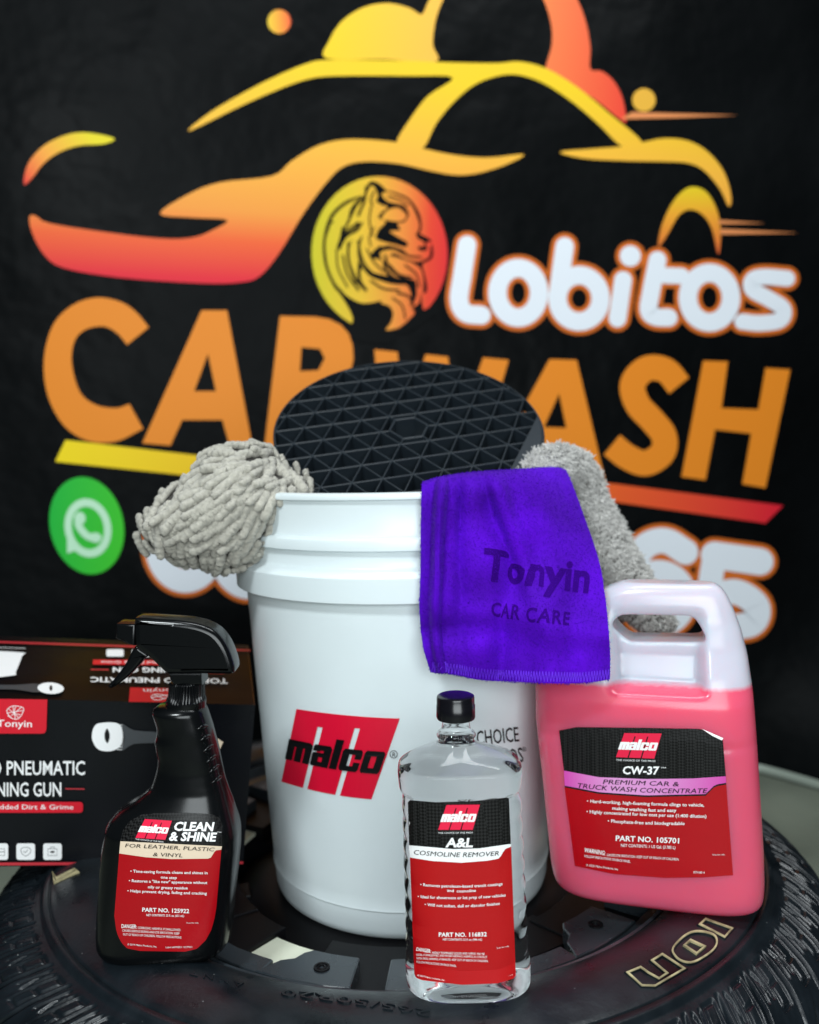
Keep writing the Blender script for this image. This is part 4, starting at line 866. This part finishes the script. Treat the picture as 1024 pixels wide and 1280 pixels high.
for k in range(11): p.stroke(b4([(455+2*k % 5, 392+9.5*k), (480-abs(k-5)*1.5, 392+9.5*k)]), .8, M['ink_white'], 2.4)
p.poly(b4(smooth_closed([(415, 405), (424, 420), (426, 440), (418, 462), (408, 450), (406, 425)], 3)), M['ink_black'], 3)
p.poly(b4(smooth_closed([(470, 385), (520, 412), (620, 422), (620, 458), (520, 465), (472, 492), (485, 440)], 3)), m_dg, 1)
p.poly(b4([(838, 440), (866, 458), (852, 488), (838, 470)]), M['cream'], 1)
p.build('front_print', fp, xb)
p = Print(thh, .0016, .00012)
p.poly(b4(smooth_closed([(-120, 112), (84, 110), (86, 125), (62, 185), (48, 200), (-120, 206)], 3)), M['ink_white'], 1)
p.poly(b4([(505, 246), (690, 250), (690, 304), (500, 302)]), m_r, 1)
p.text('Tonyin', *b4([(700, 250), (556, 252)]), 5, W_, 2)
for q_ in ([(585, 280), (610, 272), (650, 280), (630, 292), (600, 294)],): p.stroke(b4(q_), .8, W_, 2, closed=True, n=2)
p.stroke(b4([(590, 285), (650, 275)]), .7, W_, 3); p.stroke(b4([(600, 275), (640, 290)]), .7, W_, 3.4)
p.text('TORNADO PNEUMATIC', *b4([(884, 212), (352, 206)]), 6.3, W_, 1, bold=.025); p.text('CLEANING GUN', *b4([(776, 170), (438, 168)]), 6.3, W_, 1, bold=.025)
p.poly(b4([(352, 174), (422, 175), (422, 179), (352, 178)]), m_rl, 1); p.poly(b4([(775, 186), (872, 188), (872, 192), (775, 190)]), m_rl, 1)
p.poly(b4([(362, 138), (800, 142), (800, 160), (360, 157)]), m_r, 1); p.text('Embedded Dirt & Grime', *b4([(700, 145), (392, 143)]), 3.4, W_, 2)
p.poly(b4(rrect(413, 98, 480, 126, 6)), M['ink_white'], 1); p.poly(b4(rrect(512, 100, 580, 128, 6)), M['ink_white'], 1)
p.poly(b4(smooth_closed([(-60, 236), (60, 236), (150, 232), (150, 265), (60, 254), (-60, 252)], 3)), m_dg, 1); p.poly(b4(ellipse(197, 249, 51, 22, .05)), M['ink_white'], 2); p.poly(b4(ellipse(198, 248, 6, 11)), M['ink_black'], 3)
p.text('www.tonyin.com', *b4([(100, 92), (-40, 88)]), 2.2, W_, 1)
p.poly([(-200, 796.5), (0, 801.5), (313, 812), (313, 814), (0, 803.5), (-200, 798.5)], m_rl, 1)
p.build('top_print', tp, xb)

# ------------------------------------------------------------------ purple towel
m_pur = mat('purple_microfibre', lin(76, 4, 176), .85, sheen=.12, spec=.12, var=.30, vscale=16, bump=(650, .55, .0012)); m_pur.node_tree.nodes['Principled BSDF'].inputs['Sheen Tint'].default_value = (.40, .2, 1, 1)
m_purd = mat('purple_print', lin(46, 4, 112), .95, spec=.04, bump=(650, .5, .001)); m_purs = mat('purple_thread', lin(92, 24, 205), .7)
towel = thing('purple_towel', (.1, .70, .33), 'purple microfibre towel with dark lettering draped over the bucket rim', 'towel'); tb = np.array([.1, .70, .33])
rowsP = [  # py of column stations; (px, py, depth) left -> right
 [(534, 628, .775), (566, 622, .775), (603, 618, .78), (648, 612, .80), (690, 606, .83), (712, 606, .85)],
 [(530, 606, .722), (562, 598, .718), (602, 593, .725), (648, 590, .745), (690, 587, .785), (706, 590, .805)],
 [(528, 615, .694), (560, 608, .690), (600, 606, .688), (650, 604, .706), (692, 603, .748), (713, 606, .772)],
 [(527, 655, .690), (557, 650, .682), (600, 650, .688), (650, 650, .690), (700, 652, .722), (731, 655, .745)],
 [(526, 710, .683), (555, 708, .678), (602, 706, .676), (655, 706, .685), (710, 706, .700), (748, 706, .716)],
 [(526, 760, .682), (553, 758, .673), (602, 760, .679), (655, 760, .671), (715, 760, .679), (757, 758, .684)],
 [(530, 806, .678), (555, 808, .672), (602, 812, .669), (660, 814, .670), (718, 814, .661), (761, 810, .666)],
 [(540, 839, .680), (562, 842, .673), (605, 849, .672), (662, 853, .664), (720, 854, .655), (761, 849, .660)]]
RP = np.array(rowsP, float)
def cr1(A, n):   # catmull-rom along axis 0
    out_ = []; Q = np.concatenate([2*A[:1]-A[1:2], A, 2*A[-1:]-A[-2:-1]])
    for i in range(1, len(Q)-2):
        a, b, c, d = Q[i-1], Q[i], Q[i+1], Q[i+2]
        for k in range(n): t = k/n; out_.append(.5*((2*b)+(-a+c)*t+(2*a-5*b+4*c-d)*t*t+(-a+3*b-3*c+d)*t**3))
    out_.append(A[-1]); return np.array(out_)
G = cr1(RP, 14); G = np.swapaxes(cr1(np.swapaxes(G, 0, 1), 22), 0, 1); nr, nc = G.shape[:2]
v_, u_ = np.meshgrid(np.linspace(0, 1, nr), np.linspace(0, 1, nc), indexing='ij')
fall = np.clip((v_-.12)*4, 0, 1)
gs = lambda c, wd_: np.exp(-((u_-c)/wd_)**2)
fold = -.0075*gs(.16-.02*v_, .028)*np.clip(1-v_*.75, 0, 1)+.0045*gs(.27+.04*v_, .04)*np.clip(1.1-v_, 0, 1)
fold += -.0045*gs(.36+.42*v_, .035)*np.clip(1.15-v_*1.3, 0, 1)*np.clip(v_*5, 0, 1)+.0035*gs(.30+.40*v_, .05)*np.clip(1.1-v_*1.3, 0, 1)
fold += .0035*gs(.62-.15*v_, .06)*np.clip(v_*1.5-.3, 0, 1)-.0030*gs(.78-.1*v_, .07)*np.clip(v_*1.3, 0, 1)
fold += -.0030*np.exp(-((v_-.70-.10*u_)/.05)**2)*np.clip(u_*2-.3, 0, 1)+.003*np.exp(-((v_-.80+.05*u_)/.04)**2)*(1-u_)
fold += .0004*np.sin(u_*17+v_*5)*np.sin(v_*9+u_*4)+.00015*np.sin(u_*41+v_*23)*np.sin(v_*27-u_*19)
Yt = G[..., 2]+2.9*fold*fall; Pt = at_y(G[..., :2].reshape(-1, 2), Yt.ravel())
mb = MB(); mb.add(Pt, grid(nr, nc)); tw = mb.build('cloth', m_pur, towel, tb, smooth=True)
for vtx in (): pass
md = tw.modifiers.new('s', 'SOLIDIFY'); md.thickness = .0042; md.offset = 0; md = tw.modifiers.new('b', 'BEVEL'); md.width = .0015; md.segments = 2; md.limit_method = 'ANGLE'; md.angle_limit = 1.0
modapply(tw); tw.data.polygons.foreach_set('use_smooth', [True]*len(tw.data.polygons))
# interpolators on the cloth front
from mathutils.bvhtree import BVHTree
bvh = BVHTree.FromPolygons([tuple(x) for x in Pt], grid(nr, nc))
def cloth_hit(bv, thick):
    def hit(v, off=0):
        r = rays(v); out_ = []
        for d_r in r:
            loc, nr_, ix, ds_ = bv.ray_cast(Vector(CAM), Vector(d_r))
            if loc is None: out_.append(CAM+d_r*.70/d_r[1]); continue
            if nr_.dot(Vector(d_r)) > 0: nr_ = -nr_
            out_.append(np.array(loc+nr_*(thick+off)))
        return np.array(out_)
    return hit
tch = cloth_hit(bvh, .0021)
def fine(p_, body, p0, p1, h, **k):    # subdivided text for the folded cloth
    sub = Print(p_.hit, p_.off0, p_.step); tv, tf = text2d(body, k.get('bold', 0), 4, k.get('spacing', 1))
    import bmesh
    me = bpy.data.meshes.new('x'); me.from_pydata([(a, b, 0) for a, b in tv], [], tf); bm_ = bmesh.new(); bm_.from_mesh(me)
    bmesh.ops.triangulate(bm_, faces=bm_.faces)
    for _ in range(3):
        ed = [e for e in bm_.edges if e.calc_length() > .09]
        if ed: bmesh.ops.subdivide_edges(bm_, edges=ed, cuts=1); bmesh.ops.triangulate(bm_, faces=bm_.faces)
    tv = np.array([x.co[:2] for x in bm_.verts]); bm_.verts.index_update(); tf = [tuple(q_.index for q_ in f_.verts) for f_ in bm_.faces]; bm_.free(); bpy.data.meshes.remove(me)
    x0, x1 = tv[:, 0].min(), tv[:, 0].max(); p0, p1 = np.array(p0, float), np.array(p1, float); d_ = p1-p0; Ln = np.linalg.norm(d_); d_ /= Ln
    up = np.array([.10, -1.0]); u = (tv[:, 0]-x0)/(x1-x0); t = tv[:, 1]/.727
    p_.put(p0+np.outer(u*Ln, d_)+np.outer(t*h, up), tf, m_purd, 0)
p = Print(tch, .0005, .0001)
fine(p, 'Tonyin', (601, 723), (734, 742), 38, bold=.03); fine(p, 'CAR CARE', (612, 768), (709, 783), 16, bold=.02, spacing=1.15)
p.build('printed_lettering', towel, tb)
mb = MB()
for k in range(64):    # overlock stitching along the foot of the towel
    t0 = k/64; base_ = np.array([541+t0*219, np.interp(t0, [0, .1, .3, .55, .85, 1], [836, 838.5, 845, 849.5, 850, 846])-.5])
    a_, b_ = base_+[0, 2.6], base_+[2.2, -9.5]; mid = (a_+b_)/2+[1.2, 0]
    for seg in ((a_, b_), (b_, base_+[3.4, 2.6])):
        pts = tch(np.array([seg[0], (seg[0]+seg[1])/2, seg[1]]), .0002); kk = np.arange(5)*2*np.pi/5
        mb.add(np.concatenate([[q_+np.array([math.cos(a)*.00045, -abs(math.sin(a))*.0006, math.sin(a)*.0002]) for a in kk] for q_ in pts]), grid(3, 5, True))
mb.build('hem_stitching', m_purs, towel, tb, smooth=True)
# short pile standing off the purple cloth
def pile(name, verts, norms, count, length, width, m, parent, base, curl=.6, gravity=.4, seed=1):
    r2 = np.random.default_rng(seed); ii = (np.arange(count) if count == len(verts) else r2.integers(0, len(verts), count)); P = verts[ii]; Nn = norms[ii]
    Rn = r2.normal(size=(count, 3)); d0 = Nn+Rn*curl*.6; d0[:, 2] -= gravity; d0 /= np.linalg.norm(d0, axis=1)[:, None]
    d1 = d0*.5+r2.normal(size=(count, 3))*curl*.6; d1[:, 2] -= gravity*1.3; d1 /= np.linalg.norm(d1, axis=1)[:, None]
    s1 = np.cross(d0, r2.normal(size=(count, 3))); s1 /= np.linalg.norm(s1, axis=1)[:, None]; s2 = np.cross(d0, s1)
    Ln = length*(.6+.8*r2.random((count, 1))); wd_ = width*(.7+.6*r2.random((count, 1)))
    jit = r2.normal(size=(count, 3))*width*.8; P = P+jit
    A = P-Nn*length*.2; B = P+d0*Ln*.55; C_ = B+d1*Ln*.45
    ring = lambda c, s: np.stack([c+s1*s, c-s1*s*.5+s2*s*.87, c-s1*s*.5-s2*s*.87], 1)
    V_ = np.concatenate([ring(A, wd_), ring(B, wd_*1.05), ring(C_, wd_*.45), C_[:, None]+d1[:, None]*wd_[:, None]*.5], 1)
    b_ = np.arange(count)[:, None]*10; fb = [(0, 1, 4, 3), (1, 2, 5, 4), (2, 0, 3, 5), (3, 4, 7, 6), (4, 5, 8, 7), (5, 3, 6, 8)]; ft = [(6, 7, 9), (7, 8, 9), (8, 6, 9)]
    fs = []
    for q_ in fb: fs.append((b_+np.array(q_)))
    fq = np.concatenate(fs).tolist(); fs = [b_+np.array(q_) for q_ in ft]; fq += np.concatenate(fs).tolist()
    mb = MB(); mb.v = [V_.reshape(-1, 3)]; mb.f = fq; mb.m = [0]*len(fq); mb.n = len(V_)*10
    o = mb.build(name, m, parent, base, smooth=True); o['kind'] = 'stuff'; return o
def sample(o, n, seed=2, pred=None, base=(0, 0, 0)):
    me = o.data; r2 = np.random.default_rng(seed); me.calc_loop_triangles(); T_ = np.array([t.vertices for t in me.loop_triangles]); V_ = np.empty(len(me.vertices)*3); me.vertices.foreach_get('co', V_); V_ = V_.reshape(-1, 3)+np.array(base)
    Nv = np.empty(len(me.vertices)*3); me.vertices.foreach_get('normal', Nv); Nv = Nv.reshape(-1, 3)
    a, b, c = V_[T_[:, 0]], V_[T_[:, 1]], V_[T_[:, 2]]; ar = np.linalg.norm(np.cross(b-a, c-a), axis=1)
    ix = r2.choice(len(T_), n, p=ar/ar.sum()); u, v = r2.random(n), r2.random(n); fl = u+v > 1; u[fl] = 1-u[fl]; v[fl] = 1-v[fl]
    P = a[ix]+(b[ix]-a[ix])*u[:, None]+(c[ix]-a[ix])*v[:, None]; Nn = Nv[T_[ix, 0]]
    return P, Nn

# ------------------------------------------------------------------ grey fleece towel behind it
m_fl = mat('grey_fleece', lin(192, 190, 186), .95, sheen=.3, var=.18, vscale=60); m_flc = mat('fleece_crevice_shade', lin(112, 110, 106), .95)  # ground colour is darkened to put crevice shade between the tufts
fleece = thing('grey_towel', (.2, .86, .33), 'long grey fluffy fleece towel hanging out of the bucket behind the jug', 'towel'); fb_ = np.array([.2, .86, .33])
path = [(655, 640, .80, 24), (664, 606, .81, 26), (684, 588, .825, 30), (708, 587, .845, 32), (724, 612, .86, 33), (744, 660, .86, 34), (768, 706, .858, 37), (792, 745, .852, 33), (814, 768, .845, 24), (832, 777, .84, 17)]
PP = cr1(np.array(path, float), 8); W3 = at_y(PP[:, :2], PP[:, 2]); rad = PP[:, 3]*PP[:, 2]/F
mb = MB(); T_ = np.gradient(W3, axis=0); T_ /= np.linalg.norm(T_, axis=1)[:, None]; K = 36; kk = np.arange(K)*2*np.pi/K; V_ = []
for i, (c, t, r) in enumerate(zip(W3, T_, rad)):
    yv = np.array([0, 1., 0]); yv -= t*(yv@t); yv /= np.linalg.norm(yv); sv = np.cross(t, yv)
    V_ += [c+sv*math.cos(a)*r*.86+yv*math.sin(a)*r*.55+(.0015*math.sin(a*3+i*.5))*sv for a in kk]
V_ = np.array(V_); e0, e1 = len(V_), len(V_)+1; tip = W3[-1]+T_[-1]*rad[-1]*.8
f = grid(len(W3), K, True)+[(i, (i+1) % K, e0) for i in range(K)]+[((len(W3)-1)*K+(i+1) % K, (len(W3)-1)*K+i, e1) for i in range(K)]
mb.add(np.concatenate([V_, [W3[0]-T_[0]*.01, tip]]), f); fo = mb.build('towel_ground', m_flc, fleece, fb_, smooth=True); fix_normals(fo)
CN = 5200; P_, N_ = sample(fo, CN, 3, base=fb_); r3 = np.random.default_rng(11); KT = 7
tipd = N_*.0044+r3.normal(size=(CN, 3))*.0022+np.array([0, 0, -.0010]); Pk = np.repeat(P_, KT, 0); off_ = r3.normal(size=(CN*KT, 3))*.0010; Pk = Pk+off_
Tk = np.repeat(P_+tipd, KT, 0)+r3.normal(size=(CN*KT, 3))*.0005; Dk = Tk-Pk; Nk = np.repeat(N_, KT, 0)
pile('fleece_pile', Pk, Dk/np.linalg.norm(Dk, axis=1)[:, None], CN*KT, .0048, .00060, m_fl, fleece, fb_, curl=.45, gravity=.05)
P_, N_ = sample(tw, 42000, 5, base=tb); pile('velour_pile', P_, N_, 42000, .0013, .00015, m_pur, towel, tb, curl=.9, gravity=.5, seed=9)

# ------------------------------------------------------------------ chenille wash mitt
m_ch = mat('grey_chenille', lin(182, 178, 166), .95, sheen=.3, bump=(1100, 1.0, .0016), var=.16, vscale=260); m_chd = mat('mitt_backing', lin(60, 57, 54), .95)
MC = at_y([[283, 640]], .775)[0]; mitt = thing('wash_mitt', MC, 'light grey chenille wash mitt of soft noodle strands hung over the left bucket rim', 'wash mitt')
sil = smooth_closed([(172, 662), (186, 640), (212, 612), (240, 590), (262, 562), (300, 550), (335, 556), (356, 578), (384, 594), (396, 608), (384, 628), (362, 655), (342, 688), (324, 704), (292, 716), (250, 713), (210, 700), (182, 684)], 6)
cen = np.array([283, 636.]); ang = np.unwrap(np.arctan2(sil[:, 1]-cen[1], sil[:, 0]-cen[0])); radp = np.linalg.norm(sil-cen, axis=1); o_ = np.argsort(ang % (2*np.pi)); A_s, R_s = (ang % (2*np.pi))[o_], radp[o_]
def bnd(a): return np.interp(a % (2*np.pi), np.r_[A_s[-1]-2*np.pi, A_s, A_s[0]+2*np.pi], np.r_[R_s[-1], R_s, R_s[0]])
def dome(px, py, sh_=1., front=True, bul=.068):
    dx, dy = px-cen[0], py-cen[1]; s_ = np.hypot(dx, dy)/bnd(np.arctan2(dy, dx)); s_ = np.clip(s_, 0, 1)
    yb = .785+.00022*(px-283)*.6; return yb-(1 if front else -.5)*bul*np.sqrt(1-s_**2.2)*sh_, s_
mb = MB(); K = 60; Sg = np.linspace(0, 1, 14)
for fr in (True, False):
    V_ = []
    for s_ in Sg:
        a = np.arange(K)*2*np.pi/K; q_ = np.stack([cen[0]+np.cos(a)*bnd(a)*s_*.96, cen[1]+np.sin(a)*bnd(a)*s_*.96], 1)
        y_ = (.785+.00013*(q_[:, 0]-283))-(1 if fr else -.5)*.062*np.sqrt(1-s_**2.2); V_.append(at_y(q_, y_))
    mb.add(np.concatenate(V_), grid(14, K, True))
core = mb.build('mitt_backing', m_chd, mitt, MC, smooth=True)
def strand_mesh(seed):
    r2 = np.random.default_rng(seed); Ln, rr = .0225*(1+.12*r2.normal())*1.0, .0041; n1, n2 = 34, 10; V_ = []
    bend = .003*r2.normal(size=2)+np.array([0, -.0075]); ph0 = r2.random()*6
    for i in range(n1):
        t = i/(n1-1); c = np.array([bend[0]*.4*t*t, bend[1]*t*t, t*Ln]); ed_ = min(t, 1-t)*Ln+.0006; e = math.sqrt(max(0, 1-max(0, 1-ed_/rr)**2)); 
        for j in range(n2):
            a = j*2*math.pi/n2+.3*i; rj = rr*e*(1+.06*(-1)**i+.05*math.sin(i*.9+ph0)+.07*r2.normal())
            V_.append(c+np.array([math.cos(a)*rj, math.sin(a)*rj, .0003*r2.normal()]))
    m_ = MB(); f = []
    for i in range(n1-1):
        for j in range(n2): k = (j+1) % n2; f.append((i*n2+j, i*n2+k, (i+1)*n2+k, (i+1)*n2+j))
    me = bpy.data.meshes.new('strand'); me.from_pydata([tuple(x) for x in V_], [], f+[tuple(range(n2))[::-1], tuple((n1-1)*n2+i for i in range(n2))]); me.materials.append(m_ch)
    me.polygons.foreach_set('use_smooth', [True]*len(me.polygons)); me.update(); return me
SM = [strand_mesh(i) for i in range(10)]
spots = []
row = 0; yy_ = 548
while yy_ < 712:
    xx = 160+(row % 2)*5
    while xx < 412:
        a = (xx+rng.normal()*1.6, yy_+.12*(283-xx)+rng.normal()*2.2); dx, dy = a[0]-cen[0], a[1]-cen[1]
        s_ = math.hypot(dx, dy)/bnd(math.atan2(dy, dx))
        if s_ < 1.0: spots.append((a[0], a[1], s_, True))
        xx += 9.6
    yy_ += 12.6; row += 1
fr_n = len(spots)
for a in np.arange(0, 360, 6.5): # rim of strands around the edge and behind
    for s0 in (.90, .72, .5): spots.append((cen[0]+math.cos(math.radians(a))*bnd(math.radians(a))*s0, cen[1]+math.sin(math.radians(a))*bnd(math.radians(a))*s0, s0, False))
print('strands', len(spots), fr_n)
extra = MB()
def place(o, P, dirv, up, sc):
    zax = dirv/np.linalg.norm(dirv); xax = np.cross(up, zax); xax /= np.linalg.norm(xax)+1e-9; yax = np.cross(zax, xax)
    Mx = Matrix(((xax[0], yax[0], zax[0], P[0]), (xax[1], yax[1], zax[1], P[1]), (xax[2], yax[2], zax[2], P[2]), (0, 0, 0, 1))); return Mx @ Matrix.Scale(sc, 4)
ct = 0
for (px, py, s_, fr) in spots:
    bul = .062 if fr else -.031; yb = .785+.00013*(px-283)
    y_ = yb-bul*math.sqrt(max(0, 1-s_**2.2)); P = at_y([[px, py]], y_)[0]
    eps = 3.; 
    def yat(a, b):
        q_ = math.hypot(a-cen[0], b-cen[1])/bnd(math.atan2(b-cen[1], a-cen[0])); return (.785+.00013*(a-283))-bul*math.sqrt(max(0, 1-min(1, q_)**2.2))
    A_ = at_y([[px+eps, py]], yat(px+eps, py))[0]; B_ = at_y([[px, py-eps]], yat(px, py-eps))[0]
    nrm = np.cross(A_-P, B_-P); nrm /= np.linalg.norm(nrm)+1e-9
    if not fr: nrm = nrm if nrm[1] > 0 else -nrm
    elif nrm[1] > 0: nrm = -nrm
    rad_ = P-MC; rad_ /= np.linalg.norm(rad_)+1e-9
    if s_ > .93 and py > 620: nrm = nrm*.6+rad_*.4
    right_ = np.clip((px-300)/60, 0, 1)*np.clip((py-600)/40, 0, 1)
    flow = np.array([-.75, 0, -.62])*(1-right_)+np.array([.12, 0, -1.0])*right_
    if py < 600: flow = flow*.8+np.array([.45, 0, .1])*np.clip((px-330)/40, 0, 1)*2
    if px < 225 and s_ > .72: flow = np.array([-.25, 0, -1.])
    if py > 678: flow = np.array([-.15, 0, -1.])
    d_ = flow-nrm*(flow@nrm); d_ /= np.linalg.norm(d_)+1e-9; d_ = d_*(1.0)+nrm*(.44+.07*rng.normal())+rng.normal(size=3)*(.075 if s_ < .9 else .04)
    rr_ = rad_-np.array([0, 1, 0])*rad_[1]; rr_ /= np.linalg.norm(rr_)+1e-9; dot_ = d_@rr_
    if s_ > .72 and dot_ > .15: d_ = d_-rr_*(dot_-.15)*min(1, (s_-.6)*3)
    sc_ = .95+.15*rng.normal()*.6; Lh = .006
    me = SM[int(rng.integers(0, 10))]; base_ = P-d_/np.linalg.norm(d_)*.008+nrm*.002
    Mx = place(None, base_-MC, d_, nrm, sc_*(1 if s_ < .88 else .82))
    if ct < 300:
        o = bpy.data.objects.new('strand', me); COL.objects.link(o); o.parent = mitt; o.matrix_local = Mx
    else:
        va = np.empty(len(me.vertices)*3); me.vertices.foreach_get('co', va); va = va.reshape(-1, 3); R3 = np.array(Mx)[:3, :3]; t3 = np.array(Mx)[:3, 3]
        extra.add(va@R3.T+t3+MC, [tuple(q_.vertices) for q_ in me.polygons])
    ct += 1
if extra.n:
    o = extra.build('strand_mass', m_ch, mitt, MC, smooth=True); o['kind'] = 'stuff'
